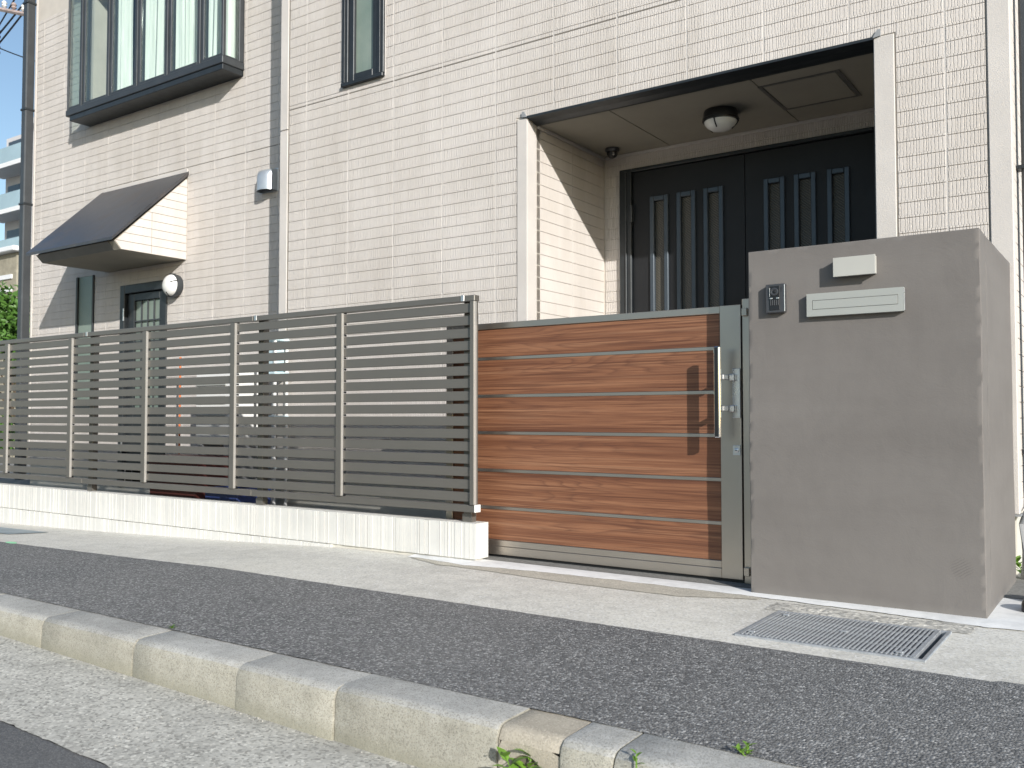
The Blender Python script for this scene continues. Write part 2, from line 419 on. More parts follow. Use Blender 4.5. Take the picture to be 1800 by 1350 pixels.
def m_roof():
    b = NB('canopy_sheet_metal'); p = b.pos()
    f = b.noise(b.map(p, (1.2, 1.8, 1.8)), 1.6, 4, .6, 1.2)
    c = b.ramp(f, [(.3, (.055, .058, .066)), (.5, (.078, .080, .088)), (.62, (.105, .095, .092)), (.75, (.07, .085, .12))])
    return b.fin(c, b.math('ADD', b.math('MULTIPLY', f, .25), .25), b.bump(b.noise(p, 6, 3), .15, .01), .45, .5)
M['roof'] = m_roof()

# ------------------------------------------------------------------ setting
def sheet(name, xs, yfun, hfun, mat, ny=6):
    """strip between y0(x) and y1(x), heights from hfun(x,y)"""
    mb = MB(); V = []; F = []
    for i, x in enumerate(xs):
        y0, y1 = yfun(x)
        for j in range(ny + 1):
            y = y0 + (y1 - y0) * j / ny; V.append((x, y, hfun(x, y)))
    n = ny + 1
    for i in range(len(xs) - 1):
        for j in range(ny): F.append([i * n + j, (i + 1) * n + j, (i + 1) * n + j + 1, i * n + j + 1])
    mb.faces(V, F)
    return mb.build(name, mat, None, True, kind='structure')
def frange(a, b, s):
    n = max(1, int(round((b - a) / s))); return [a + (b - a) * i / n for i in range(n + 1)]
XS = sorted(set([-60, -45, -34, -26, -20] + [round(v, 3) for v in frange(-16, 6, .25)] + [9, 14, 22, 34]))
XF = sorted(set([-60, -40, -28, -20] + [round(v, 3) for v in frange(-15, -6, .12)] + [round(v, 3) for v in frange(-6, 2, .02)] + [3, 5, 9, 16, 34]))
mb = MB(); mb.faces([(-900, -900, -.42), (900, -900, -.42), (900, 900, -.42), (-900, 900, -.42)], [[0, 1, 2, 3]])
mb.build('ground', M['ground'], None, kind='structure')
def jag(x, s, a): return a * (noise.noise(Vector((x * 9, s, 0))) + .7 * noise.noise(Vector((x * 34, s + 3, 0))))
sheet('road', XS, lambda x: (-7.5, 1.434), lambda x, y: rd(x), M['road'], 10)
sheet('gutter', XF, lambda x: (1.43 + jag(x, 5, .009), 1.99), lambda x, y: rd(x) + .0035 - .012 * (y - 1.43), M['gutter'], 6)
dx0, dx1, dy0, dy1 = -1.258, -.606, 3.242, 3.738          # drain pit, left open in the concrete
mb = MB(); xs_ = sorted(XS + [dx0 + .007, dx1 - .007]); ys_ = [3.02, 3.13, dy0 + .007, 3.41, 3.58, dy1 - .007, 3.85, 3.97, 4.1, 4.6]
V = [(x, y, sw(x, y)) for x in xs_ for y in ys_]; F = []
for i in range(len(xs_) - 1):
    for j in range(len(ys_) - 1):
        cx_, cy_ = (xs_[i] + xs_[i + 1]) / 2, (ys_[j] + ys_[j + 1]) / 2
        if dx0 < cx_ < dx1 and dy0 < cy_ < dy1: continue
        n_ = len(ys_); F.append([i * n_ + j, (i + 1) * n_ + j, (i + 1) * n_ + j + 1, i * n_ + j + 1])
mb.faces(V, F); mb.build('concrete_strip', M['strip'], None, True, kind='structure')
def wy(x): return (2.102 + jag(x, 8, .005), 3.125 + jag(x, 1, .007) + (0.02 if x > -.4 else 0))
sheet('pavement', XF, wy, lambda x, y: sw(x, y) + .0075 * min(1, (wy(x)[1] - y) / .02 + .15, (y - wy(x)[0]) / .03 + .85), M['walk'], 22)
sheet('yard', frange(-14, 3, .5), lambda x: (4.12, 6.3) if x < -1.45 else (4.55, 6.3), lambda x, y: .012, M['yard'], 4)
sheet('side_passage', frange(-.52, 6, .3), lambda x: (4.5, 16), lambda x, y: .006, M['yard'], 6)
# white mortar apron: along the gate sill, the foot of the pillar and round its corner
def apron_front(x):
    y = interp(x, [-3.4, -3.06, -2.62, -2.1, -1.5, -1.2, -.92, -.5, -.38], [3.985, 3.93, 3.985, 3.995, 3.985, 3.965, 3.95, 3.905, 3.93])
    return y + jag(x, 11, .008) * 1.4
sheet('mortar_apron', frange(-3.5, -.36, .016), lambda x: (apron_front(x), 4.62), lambda x, y: sw(x, y) + .004 + .006 * min(1, max(0, (y - apron_front(x)) / .03)), M['apron'], 12)
sheet('sandy_edge', frange(-3.45, -1.42, .02), lambda x: (interp(x, [-3.45, -3.2, -2.9, -2.3, -1.75, -1.42], [3.96, 3.87, 3.86, 3.80, 3.80, 3.93]) + jag(x, 17, .012), 4.02), lambda x, y: sw(x, y) + .003, M['sand'], 4)
# broken concrete lip behind the drain
mb = MB(); V = []; F = []; nx, ny = 60, 9
for i in range(nx + 1):
    for j in range(ny + 1):
        x = -1.33 + .78 * i / nx; y = 3.755 + (.16 + .02 * math.sin(x * 9)) * j / ny
        e = min(1, i / 6, (nx - i) / 6, j / 2, (ny - j) / 2)
        V.append((x + random.uniform(-.004, .004), y + random.uniform(-.004, .004), sw(x, y) + .002 + e * (0.003 + .007 * abs(noise.noise(Vector((x * 28, y * 28, 2)))))))
for i in range(nx):
    for j in range(ny): a = i * (ny + 1) + j; F.append([a, a + ny + 1, a + ny + 2, a + 1])
mb.faces(V, F); M['broken'] = m_concrete('broken_concrete', (.54, .52, .47), 70, .45, .3, .006, (.16, .15, .13), .8, 33)
mb.build('broken_concrete_edge', M['broken'], None, kind='structure')

# kerb: stones one by one
kerb = bpy.data.objects.new('kerb', None); COL.objects.link(kerb); tag(kerb, kind='structure'); ORG['kerb'] = Vector((0, 0, 0))
edges = [-1.061, -1.211, -1.403, -1.996, -2.442, -3.026, -3.652]
while edges[-1] > -14: edges.append(edges[-1] - .612)
r_ = [-1.061]
while r_[-1] < 6: r_.append(r_[-1] + .612)
edges = sorted(set(edges + r_))
def kerb_profile(zb):  # (y, z) from front bottom round to back bottom
    return [(1.935, zb), (1.945, -.035), (1.953, -.014), (1.966, -.003), (1.985, .001), (2.11, .004), (2.118, -.006), (2.118, zb)]
for x0, x1 in zip(edges, edges[1:]):
    g = .0022; inlet = abs(x1 + 1.211) < .01
    dz = random.uniform(-.0015, .0015) + (-.002 if inlet else 0); dy = random.uniform(-.004, .004) + (.006 if inlet else 0)
    zb = rd(x0) - .12
    mb = MB()
    pr = [(y + dy, z + (dz if z > -.1 else 0)) for y, z in kerb_profile(zb)]
    xsn = [x0 + g, x0 + g + .004] + ([x0 + (x1 - x0) * t for t in (.25, .5, .75)]) + [x1 - g - .004, x1 - g]
    rows = []
    for i, x in enumerate(xsn):
        s_ = .0012 if i in (0, len(xsn) - 1) else 0
        rows.append([mb.bm.verts.new((x, y + (s_ if k < 4 else 0) + random.uniform(-.0012, .0012), z - (s_ if 1 < k < 6 else 0) + random.uniform(-.001, .001))) for k, (y, z) in enumerate(pr)])
    for A, B in zip(rows, rows[1:]):
        for k in range(len(pr) - 1):
            if inlet and k == 0: continue
            mb.bm.faces.new([A[k], B[k], B[k + 1], A[k + 1]])
    mb.bm.faces.new(rows[0][::-1]); mb.bm.faces.new(rows[-1])
    if inlet:   # front face with a round pipe mouth
        cx, cz, rr = -1.315, -.112, .052; n = 32
        c0 = [mb.bm.verts.new((cx + rr * math.cos(2 * math.pi * k / n), 1.944 + dy, cz + rr * math.sin(2 * math.pi * k / n))) for k in range(n)]
        c1 = [mb.bm.verts.new((cx + rr * .96 * math.cos(2 * math.pi * k / n), 2.10 + dy, cz + rr * .96 * math.sin(2 * math.pi * k / n))) for k in range(n)]
        bx0, bx1, bz0, bz1 = x0 + g, x1 - g, zb, -.035 + dz
        ob = []
        for k in range(n):
            c, s = math.cos(2 * math.pi * k / n), math.sin(2 * math.pi * k / n)
            t = min([(bx1 - cx) / c if c > 1e-6 else 9, (bx0 - cx) / c if c < -1e-6 else 9, (bz1 - cz) / s if s > 1e-6 else 9, (bz0 - cz) / s if s < -1e-6 else 9])
            z = cz + s * t; ob.append(mb.bm.verts.new((cx + c * t, 1.945 + dy - .01 * (bz1 - z) / (bz1 - bz0), z)))
        for k in range(n):
            j = (k + 1) % n
            mb.bm.faces.new([ob[k], ob[j], c0[j], c0[k]]); mb.bm.faces.new([c0[k], c0[j], c1[j], c1[k]])
        mb.bm.faces.new(c1)
    o = mb.build('kerb_stone', M['kerb'], kerb, True)
    if inlet: o['label'] = 'short kerb stone pierced by a round drain pipe mouth'; o.data.materials.clear(); M['inlet'] = m_concrete('inlet_stone', (.44, .40, .33), 260, .6, .3, .002, (.36, .30, .22), .5, 41); o.data.materials.append(M['inlet'])
# mortar bed visible in the joints
mb = MB(); mb.prism([(1.957, -.35), (1.966, -.03), (1.99, -.012), (2.10, -.012), (2.10, -.35)], 'x', -14, 6)
M['kjoint'] = simple('kerb_joint', (.16, .14, .10), .9); mb.build('kerb_joint_mortar', M['kjoint'], kerb)

# ------------------------------------------------------------------ the house
house = thing('house', (-5.5, 5.05, 0), 'large cream tile-sided house with recessed porch, bay window and dark trim', 'house')
YF, YL = 5.05, 5.40            # right (projecting) and left (set back) front faces
TOP = 6.3
PX0, PX1, PZ, PB = -3.39, -1.146, 2.83, 6.12       # porch opening
NW = (-5.10, -4.70, 3.42, 5.05)                     # narrow window hole
TD = .0055                                           # tile thickness
fillers = []
tiles = []   # (orient, wall, u0,u1,z0,z1, plane)
def panel(mb, rects, y0, y1):
    for x0, x1, z0, z1 in rects: mb.box(x0, x1, y0, y1, z0, z1)
def tile_field(wall, orient, plane, u0, u1, z0, z1, ujoints, zref, pitch, holes, zskip=None):
    us = [u0] + sorted(u for u in ujoints if u0 + .03 < u < u1 - .03) + [u1]
    for u in us[1:-1]:
        for r in sub_rects((u - .0058, u + .0058, z0, z1), holes):
            if r[1] - r[0] > .009 and r[3] - r[2] > .03: fillers.append((orient, wall, *r, plane))
    k0 = math.floor((z0 - zref) / pitch)
    k = k0
    while zref + k * pitch < z1:
        a, b = max(z0, zref + k * pitch), min(z1, zref + (k + 1) * pitch)
        k += 1
        segs = [(a, b)]
        if zskip and a < zskip < b: segs = [(a, zskip - .003), (zskip + .003, b)]
        for a_, b_ in segs:
            if b_ - a_ < .014: continue
            for c, d in zip(us, us[1:]):
                for r in sub_rects((c + .0045, d - .0045, a_ + .0013, b_ - .0013), holes):
                    if r[1] - r[0] > .012 and r[3] - r[2] > .012: tiles.append((orient, wall, *r, plane))
# right-hand wall
holesR = [(PX0 - .085, PX1 + .105, -1, PZ + .012), (NW[0] - .035, NW[1] + .02, NW[2] - .02, NW[3])]
mb = MB(); panel(mb, sub_rects((-5.848, -.517, .33, TOP), [(PX0, PX1, -1, PZ - .0), NW]), YF + TD, YF + .16)
wallR = mb.build('wall', M['grout'], house)
UJ = [-.805 - .4743 * i for i in range(12)]
tile_field(wallR, 'x', YF, -5.757, -.615, .34, 5.4, UJ, 2.81 - 40 * .0804, .0804, holesR, 3.342)
# left wall, set back
DOORL = (-8.70, -7.90, .1, 2.17); SW_ = (-9.53, -9.19, .9, 2.33); BAY = (-9.3, -6.79, 4.05, 5.75)
holesL = [DOORL, SW_, (-9.36, -6.775, 3.96, 5.8), (-9.0, -7.60, 2.332, 3.185)]
mb = MB(); panel(mb, sub_rects((-10.50, -5.70, .33, TOP), [DOORL, SW_, BAY]), YL + TD, YL + .16)
wallL = mb.build('wall', M['grout'], house)
UL = [-6.74 - .4465 * i for i in range(-2, 10)]
tile_field(wallL, 'x', YL, -10.47, -5.84, .34, 5.4, UL, 3.237 - 40 * .0785, .0785, holesL, 3.2385)
# porch walls (left cheek and back) and the right side of the house
mb = MB(); mb.box(PX0 - .10, PX0 - TD, YF + .165, PB + .05, .0, PZ + .2); mb.box(PX1 + TD, PX1 + .1, YF + .165, PB + .1, 0, PZ + .2)
wallP = mb.build('wall', M['grout'], house)
tile_field(wallP, 'y', PX0, YF + .115, PB - .002, .34, PZ - .004, [5.644], 2.81 - 40 * .0804, .0804, [])
mb = MB(); panel(mb, sub_rects((PX0 - .05, PX1 + .1, .0, PZ + .2), [(-3.243, -1.30, -.1, 2.68)]), PB + TD, PB + .15)
wallB = mb.build('wall', M['grout'], house)
tile_field(wallB, 'x', PB, PX0 + .003, PX1, .34, PZ - .004, [-3.217 + .4743 * i for i in range(1, 5)], 2.81 - 40 * .0804, .0804, [(-3.245, -1.30, -.1, 2.682)])
mb = MB(); mb.box(-.675, -.523, YF + .161, 14, .33, TOP); wallS = mb.build('wall', M['grout'], house)
tile_field(wallS, 'yp', -.515, YF + .075, 9, .34, 5.4, [YF + .075 + .4743 * i for i in range(1, 9)], 2.81 - 40 * .0804, .0804, [])
# remaining shell: other walls, floor slab, roof
mb = MB(); mb.box(-10.5, -10.35, YL + .161, 14, .0, TOP); mb.box(-10.349, -.676, 13.85, 14, 0, TOP); mb.build('wall', M['trim'], house)
mb = MB(); mb.box(-5.849, -5.70, YF + .161, YL + .007, .33, TOP); mb.build('wall', M['trim'], house)
mb = MB(); mb.box(-10.7, -.3, YF - .35, 14.3, TOP + .001, TOP + .22, .02)
mb.build('roof', M['dark2'], house)
mb = MB(); mb.box(-10.34, -5.71, YL + .165, 13.84, 3.25, 3.4); mb.box(-5.69, -.68, PB + .16, 13.84, 3.02, 3.2); mb.build('floor_slab', M['interior'], house)
mb = MB(); mb.box(-10.34, -.69, 7.6, 7.7, 0, TOP - .01); mb.build('inner_wall', M['interior'], house)
# foundation strip
mb = MB(); mb.box(-10.48, -5.70, YL + .02, YL + .2, -.3, .328); mb.box(-5.83, PX0 - .10, YF + .02, YF + .2, -.3, .328); mb.box(-1.04, -.55, YF + .02, YF + .2, -.3, .328); mb.box(-.70, -.545, YF + .201, 14, -.3, .328)
mb.build('foundation', M['found'], house)
mb = MB(); mb.box(-.64, -.505, YF - .008, YF + .10, .322, .332); mb.build('base_flashing', M['pipe_grey'], house)
# tile meshes: the 300 nearest as single pieces, the rest joined
def tile_mesh(wd, ht, d):
    e = .0018
    m = MB(); b = m.bm
    A = [(0, 0), (wd, 0), (wd, ht), (0, ht)]; B = [(e, e), (wd - e, e), (wd - e, ht - e), (e, ht - e)]
    va = [b.verts.new((x, d, z)) for x, z in A]; vm = [b.verts.new((x, e * .8, z)) for x, z in A]; vf = [b.verts.new((x, 0, z)) for x, z in B]
    b.faces.new(vf)
    for i in range(4):
        j = (i + 1) % 4; b.faces.new([va[i], va[j], vm[j], vm[i]]); b.faces.new([vm[i], vm[j], vf[j], vf[i]])
    return m
def tile_mtx(t):
    orient, wall, u0, u1, z0, z1, pl = t
    if orient == 'x': return Matrix.Translation((u0, pl, z0))
    # faces +X : local x -> +Y, local depth (y) -> -X
    return Matrix.Translation((pl, u0, z0)) @ Matrix.Rotation(R(90), 4, 'Z')
def tile_centre(t): return tile_mtx(t) @ Vector(((t[3] - t[2]) / 2, 0, (t[5] - t[4]) / 2))
EYE = Vector((0, 0, .8))
def show_key(t):
    c = tile_centre(t); d = (c - EYE).length
    hidden = (c.z > 3.02 and c.x > -2.2) or c.z > 3.95 or (c.z < 1.15 and c.y < 5.2) or t[0] == 'yp' or (c.x > -1.2 and c.z < 1.65)
    return (hidden, d)
tiles.sort(key=show_key)
cache = {}
for t in tiles[:298]:
    wd, ht = t[3] - t[2], t[5] - t[4]; key = (round(wd, 3), round(ht, 3), t[0])
    if key not in cache: cache[key] = tile_mesh(wd, ht, TD + .001).mesh('siding_tile', M['siding' if t[0] == 'x' else 'siding_soft'])
    o = bpy.data.objects.new('siding_tile', cache[key]); COL.objects.link(o); o.parent = t[1]
    mx = tile_mtx(t); o.location = mx.translation - org(t[1]); o.rotation_euler = mx.to_euler()
for orient, wl, u0, u1, z0, z1, pl in fillers:       # shallow vertical joints between the tile columns
    mb = MB(); d0, d1 = .0018, .0054
    if orient == 'x': mb.box(u0, u1, pl + d0, pl + d1, z0, z1)
    else: mb.box(pl - d1, pl - d0, u0, u1, z0, z1)
    mb.build('vertical_joint', M['trim'], wl)
rest = {}
for t in tiles[298:]: rest.setdefault(t[1].name, (t[1], []))[1].append(t)
for nm, (wl, ts) in rest.items():
    V = []; F = []; o3 = org(wl)
    for t in ts:
        m = tile_mesh(t[3] - t[2], t[5] - t[4], TD + .001); mx = tile_mtx(t); b = len(V)
        m.bm.verts.index_update()
        for v in m.bm.verts: V.append(tuple(mx @ v.co - o3))
        for f in m.bm.faces: F.append([b + v.index for v in f.verts])
        m.bm.free()
    me = bpy.data.meshes.new('siding_tiles_far'); me.from_pydata(V, [], F)
    bm = bmesh.new(); bm.from_mesh(me); bmesh.ops.recalc_face_normals(bm, faces=bm.faces); bm.to_mesh(me); bm.free()
    me.materials.append(M['siding' if ts[0][0] == 'x' else 'siding_soft']); link('siding_tiles', me, wl, kind='stuff')

def part(name, mat, parent, *boxes, bev=.003, smooth=False, **tags):
    mb = MB()
    for b in boxes: mb.box(*b, bev=bev)
    return mb.build(name, mat, parent, smooth, **tags)
# horizontal board joints (dark sealant)
part('board_joint', M['joint'], house, (-5.757, NW[1] + 1.0, YF + .002, YF + .0054, 3.3392, 3.3448), (NW[1] + 1.001, -.615, YF + .002, YF + .0054, 3.3392, 3.3448), bev=0)
part('board_joint', M['joint'], house, (-10.47, -5.86, YL + .002, YL + .0054, 3.2358, 3.2412), bev=0)
# corner and porch trims
def trim(boxes): return part('corner_trim', M['trim'], house, *boxes, bev=.004)
trim([(-5.858, -5.765, YF - .006, YF + .10, .33, 3.18)]); trim([(-5.858, -5.765, YF - .006, YF + .10, 3.186, TOP)])
trim([(-.611, -.509, YF - .006, YF + .07, .332, TOP)])
trim([(PX0 - .078, PX0 + .006, YF - .006, YF + .108, .0, PZ - .005)])
trim([(PX1 - .006, PX1 + .098, YF - .006, YF + .16, .0, PZ + .005)])
trim([(-10.51, -10.475, YL - .004, YL + .1, .33, TOP)])
part('sealant_line', M['joint'], house, (PX1 + .0985, PX1 + .1045, YF + .001, YF + .0054, .34, PZ + .005), (-.6145, -.6115, YF - .001, YF + .0054, .34, TOP - .01), (PX0 - .0845, PX0 - .0785, YF + .001, YF + .0054, .34, PZ), (-5.7645, -5.7575, YF + .001, YF + .0054, .34, TOP - .01), bev=0)
# porch head flashing and ceiling
mb = MB(); mb.prism([(YF - .012, 2.824), (YF - .012, 2.838), (YF + .004, 2.846), (YF + .12, 2.846), (YF + .12, 2.802), (YF + .10, 2.802), (YF + .05, 2.815)], 'x', PX0 + .0065, PX1 - .0065)
mb.build('porch_flashing', M['dark'], house)
for x, s in ((PX0 - .004, -1), (PX1 + .004, 1)):
    mb = MB(); mb.prism([(x - s * .012, 2.83), (x + s * .028, 2.836), (x + s * .028, 2.872), (x + s * .012, 2.872)], 'y', YF - .016, YF + .006); mb.build('flashing_end_cap', M['pipe_grey'], house)
por = part('porch_ceiling', M['soffit'], house, (PX0 + .001, -2.832, YF + .121, PB - .001, 2.806, 2.85), (-2.826, -1.884, YF + .121, PB - .001, 2.806, 2.85), (-1.878, PX1 + .005, YF + .121, PB - .001, 2.806, 2.85), bev=.0015)
part('ceiling_backing', M['joint'], house, (PX0, PX1 + .006, YF + .125, PB, 2.853, 2.9), bev=0)
part('ceiling_cove', M['trim'], house, (PX0 + .002, PX0 + .02, YF + .121, PB - .02, 2.785, 2.8055), (PX0 + .021, PX1, PB - .019, PB - .001, 2.785, 2.8055), bev=.002)
M['hatchf'] = simple('hatch_frame', (.17, .165, .15), .5, .3)
h0, h1, g0, g1 = -1.885, -1.402, 5.315, 5.82
part('ceiling_hatch', M['hatchf'], por, (h0, h1, g0, g0 + .016, 2.800, 2.8055), (h0, h1, g1 - .016, g1, 2.800, 2.8055), (h0, h0 + .022, g0 + .0165, g1 - .0165, 2.800, 2.8055), (h1 - .022, h1, g0 + .0165, g1 - .0165, 2.800, 2.8055), bev=0)
part('ceiling_hatch_panel', M['soffit'], por, (h0 + .03, h1 - .03, g0 + .024, g1 - .024, 2.8015, 2.8055), bev=0)
# porch floor and step
part('porch_floor', M['porch_tile'], house, (PX0 - .09, PX1 + .09, YF + .02, PB + .14, -.2, .30), bev=.01)
part('porch_step', M['porch_tile'], house, (PX0 + .2, PX1 - .1, YF - .32, YF + .019, -.2, .15), bev=.01)
# ---- front door
door = part('front_door', M['dark'], house, (-3.243, -3.145, PB - .03, PB + .12, .30, 2.68), (-1.40, -1.302, PB - .03, PB + .12, .30, 2.68), (-3.144, -1.401, PB - .03, PB + .12, 2.655, 2.68), bev=.004)
part('door_jamb', M['dark2'], door, (-3.19, -3.18, PB - .042, PB - .031, .30, 2.66), bev=.002)
for x0, x1 in ((-3.139, -2.271), (-2.265, -1.406)):
    slots = [(-2.998, -2.85), (-2.783, -2.635), (-2.574, -2.424)] if x0 < -3 else [(-2.132, -1.984), (-1.922, -1.774), (-1.702, -1.556)]
    mb = MB(); panel(mb, sub_rects((x0, x1, .31, 2.65), [(a + .012, b - .012, .792, 2.438) for a, b in slots]), PB + .0, PB + .045); leaf = mb.build('door_leaf', M['door'], door)
    for a, b in slots:
        part('slot_frame', M['slot'], door, (a, a + .034, PB - .017, PB + .02, .78, 2.45), (b - .034, b, PB - .017, PB + .02, .78, 2.45), (a + .0345, b - .0345, PB - .017, PB + .02, 2.414, 2.449), (a + .0345, b - .0345, PB - .017, PB + .02, .781, .816), bev=.004)
        part('slot_glass', M['slotglass'], door, (a + .035, b - .035, PB + .012, PB + .018, .817, 2.413), bev=0)
part('hinge', M['dark2'], door, (-3.150, -3.132, PB - .045, PB - .0, 2.27, 2.40), bev=.004)
part('hinge', M['dark2'], door, (-3.150, -3.132, PB - .045, PB - .0, .62, .75), bev=.004)
# ---- narrow window
nw = part('narrow_window', M['dark'], house, (-5.135, -5.068, YF - .018, YF + .10, 3.425, 5.04), (-4.757, -4.69, YF - .018, YF + .10, 3.425, 5.04), (-5.135, -4.69, YF - .03, YF + .10, 3.395, 3.4245), (-5.0675, -4.7575, YF - .018, YF + .1, 5.0, 5.04), bev=.004)
part('window_rebate', M['dark2'], nw, (-5.105, -5.096, YF - .027, YF - .0185, 3.428, 5.03), (-4.729, -4.72, YF - .027, YF - .0185, 3.428, 5.03), bev=.001)
part('sash', M['dark'], nw, (-5.066, -5.012, YF - .008, YF + .06, 3.43, 4.995), (-4.812, -4.7585, YF - .008, YF + .06, 3.43, 4.995), (-5.0115, -4.8125, YF - .008, YF + .06, 3.43, 3.485), bev=.004)
part('pane', M['frost'], nw, (-5.0118, -4.8122, YF + .02, YF + .03, 3.486, 4.995), bev=0)
part('reveal', M['trim'], nw, (-4.6895, -4.681, YF - .004, YF + .05, 3.40, 5.04), bev=.001)
# ---- bay window
YB = 5.16; BX0, BX1 = -9.40, -6.775
bay = part('bay_window', M['dark2'], house, (BX0, BX1, YB, YL + .006, 4.015, 4.083), bev=.006)
part('window_sill', M['dark'], bay, (BX0 + .06, BX1 - .012, YB + .012, YL + .0065, 3.96, 4.014), bev=.004)
part('bay_head', M['dark2'], bay, (BX0, BX1, YB, YL + .006, 5.58, 5.75), bev=.006)
def vbar(x0, x1, y0, y1, name='mullion', m='dark2'): return part(name, M[m], bay, (x0, x1, y0, y1, 4.0835, 5.579), bev=.004)
for x in (-9.115, -8.612, -8.118, -7.620, -7.12): vbar(x - .048, x - .005, YB + .012, YB + .06); vbar(x + .0, x + .042, YB + .02, YB + .075, 'sash_stile')
vbar(-6.81, BX1 - .006, YB + .008, YB + .042, 'corner_post'); vbar(BX0 + .006, BX0 + .03, YB + .008, YB + .03, 'corner_post'); vbar(BX1 - .05, BX1 - .006, YL - .05, YL + .006, 'side_post'); vbar(BX0 + .006, BX0 + .03, YL - .03, YL + .006, 'side_post')
xs_ = [-9.368, -9.164, -9.072, -8.662, -8.569, -8.168, -8.075, -7.67, -7.577, -7.17, -7.077, -6.812]
for a, b in zip(xs_[::2], xs_[1::2]):
    part('pane', M['glass'], bay, (a, b, YB + .030, YB + .036, 4.115, 5.578), bev=0)
    part('sash_rail', M['dark2'], bay, (a, b, YB + .015, YB + .06, 4.0835, 4.1145), bev=.003)
part('pane', M['glass'], bay, (BX1 - .028, BX1 - .022, YB + .043, YL - .051, 4.10, 5.578), bev=0)
part('pane', M['glass'], bay, (BX0 + .012, BX0 + .018, YB + .031, YL - .031, 4.10, 5.578), bev=0)
part('sash_rail', M['dark2'], bay, (BX1 - .045, BX1 - .007, YB + .043, YL - .051, 4.0835, 4.0995), bev=.003)
def curtain(x0, x1, y, z0, z1, amp=.022, wl=.075, ph=0, par=None):
    mb = MB(); n = int((x1 - x0) / .012); V = []; F = []; rows = 14
    for i in range(n + 1):
        x = x0 + (x1 - x0) * i / n
        for j in range(rows + 1):
            t = j / rows; z = z0 + (z1 - z0) * t + (.012 * math.sin(x * 60 + ph) if j == 0 else 0)
            V.append((x + .01 * math.sin(x * 7 + t * 3), y + amp * (1.15 - .3 * t) * (math.sin(2 * math.pi * x / wl + ph + .6 * math.sin(x * 5)) + .4 * math.sin(2 * math.pi * x / wl * 2.3 + ph)), z))
    for i in range(n):
        for j in range(rows): a = i * (rows + 1) + j; F.append([a, a + rows + 1, a + rows + 2, a + 1])
    mb.faces(V, F); return mb.build('curtain', M['curtain'], par, True)
curtain(-8.93, -8.62, YL + .05, 4.09, 5.6, .016, .07, .3, bay); curtain(-8.5, -7.9, YL + .05, 4.085, 5.6, .02, .085, 1, bay)
curtain(-7.93, -7.38, YL + .055, 4.09, 5.6, .02, .08, 2, bay); curtain(-7.40, -6.84, YL + .05, 4.088, 5.6, .02, .08, 4, bay)
part('curtain', M['curtain'], bay, (-6.90, -6.815, YB + .10, YL - .06, 4.095, 5.57), bev=.02)
# ---- canopy over the side door
cs = [(5.4085, 2.335), (4.713, 2.335), (4.651, 2.405), (5.4085, 3.15)]
mb = MB(); mb.prism(cs, 'x', -8.945, -7.612); canopy = mb.build('door_canopy', M['soffit'], house)
M['canside'] = M['siding']
# tiled cheek: courses cut to the slope
zz = 2.335
def front_y(z): return 4.713 - .062 * (z - 2.335) / .07 if z < 2.405 else 4.651 + (z - 2.405) * .7575 / .745
kk = 0
while zz < 3.13:
    a, b = zz + .0022, min(zz + .0785, 3.145) - .0022
    ya, yb = front_y(a), front_y(b)
    cols = [(None, 5.02), (5.026, 5.40)] if max(ya, yb) < 4.98 else [(None, 5.40)]
    for s, e in cols:
        pts = [(ya + .006 if s is None else s, a), (e, a), (e, b), (yb + .006 if s is None else s, b)]
        if s is None and a < 2.405 < b: pts.append((4.651 + .006, 2.405))
        if pts[0][0] < e - .01 and pts[3][0] < e - .01:
            mb = MB(); mb.prism(pts, 'x', -7.6115, -7.604); mb.build('cheek_tile', M['siding_soft'], canopy)
    zz += .0785
mb = MB(); th = .03
mb.prism([(4.612, 2.405), (4.612, 2.432), (5.405, 3.205), (5.405, 3.165)], 'x', -9.09, -7.585); mb.build('canopy_roof', M['roof'], canopy)
part('canopy_upstand', M['trim'], canopy, (-9.03, -7.59, YL - .012, YL - .001, 3.19, 3.222), bev=.002)
mb = MB(); mb.prism([(4.705, 2.337), (4.640, 2.404), (4.655, 2.404), (4.72, 2.337)], 'x', -8.947, -7.7); mb.build('canopy_fascia', M['hatchf'], canopy)
# ---- side door with gridded pane, slim window beside it
sdr = part('side_door', M['dark'], house, (-8.70, -8.62, YL - .012, YL + .12, .1, 2.169), (-7.975, -7.90, YL - .012, YL + .12, .1, 2.169), (-8.6195, -7.9755, YL - .012, YL + .12, 2.08, 2.169), bev=.005)
part('door_leaf', M['dark'], sdr, (-8.6, -8.49, YL + .02, YL + .06, .1, 2.075), (-8.06, -7.98, YL + .02, YL + .06, .1, 2.075), (-8.4895, -8.0605, YL + .02, YL + .06, 2.0, 2.075), (-8.4895, -8.0605, YL + .02, YL + .06, .1, .9), bev=.004)
part('door_glass', M['frost'], sdr, (-8.4897, -8.0603, YL + .045, YL + .05, .901, 1.999), bev=0)
for i in range(1, 4): x = -8.49 + .43 * i / 4; part('glazing_bar', M['dark2'], sdr, (x - .007, x + .007, YL + .03, YL + .044, .902, 1.998), bev=.001)
for i in range(0, 5): z = 1.79 - .21 * i; part('glazing_bar', M['dark2'], sdr, (-8.489, -8.061, YL + .026, YL + .0295, z - .007, z + .007), bev=.001)
part('hinge', M['silver'], sdr, (-8.63, -8.612, YL - .022, YL - .0125, 1.80, 1.93), bev=.002); part('hinge', M['silver'], sdr, (-8.63, -8.612, YL - .022, YL - .0125, .45, .58), bev=.002)
slw = part('slim_window', M['dark'], house, (-9.53, -9.50, YL - .018, YL + .1, .9, 2.33), (-9.215, -9.19, YL - .018, YL + .1, .9, 2.33), (-9.4995, -9.2155, YL - .018, YL + .1, .9, .94), bev=.004)
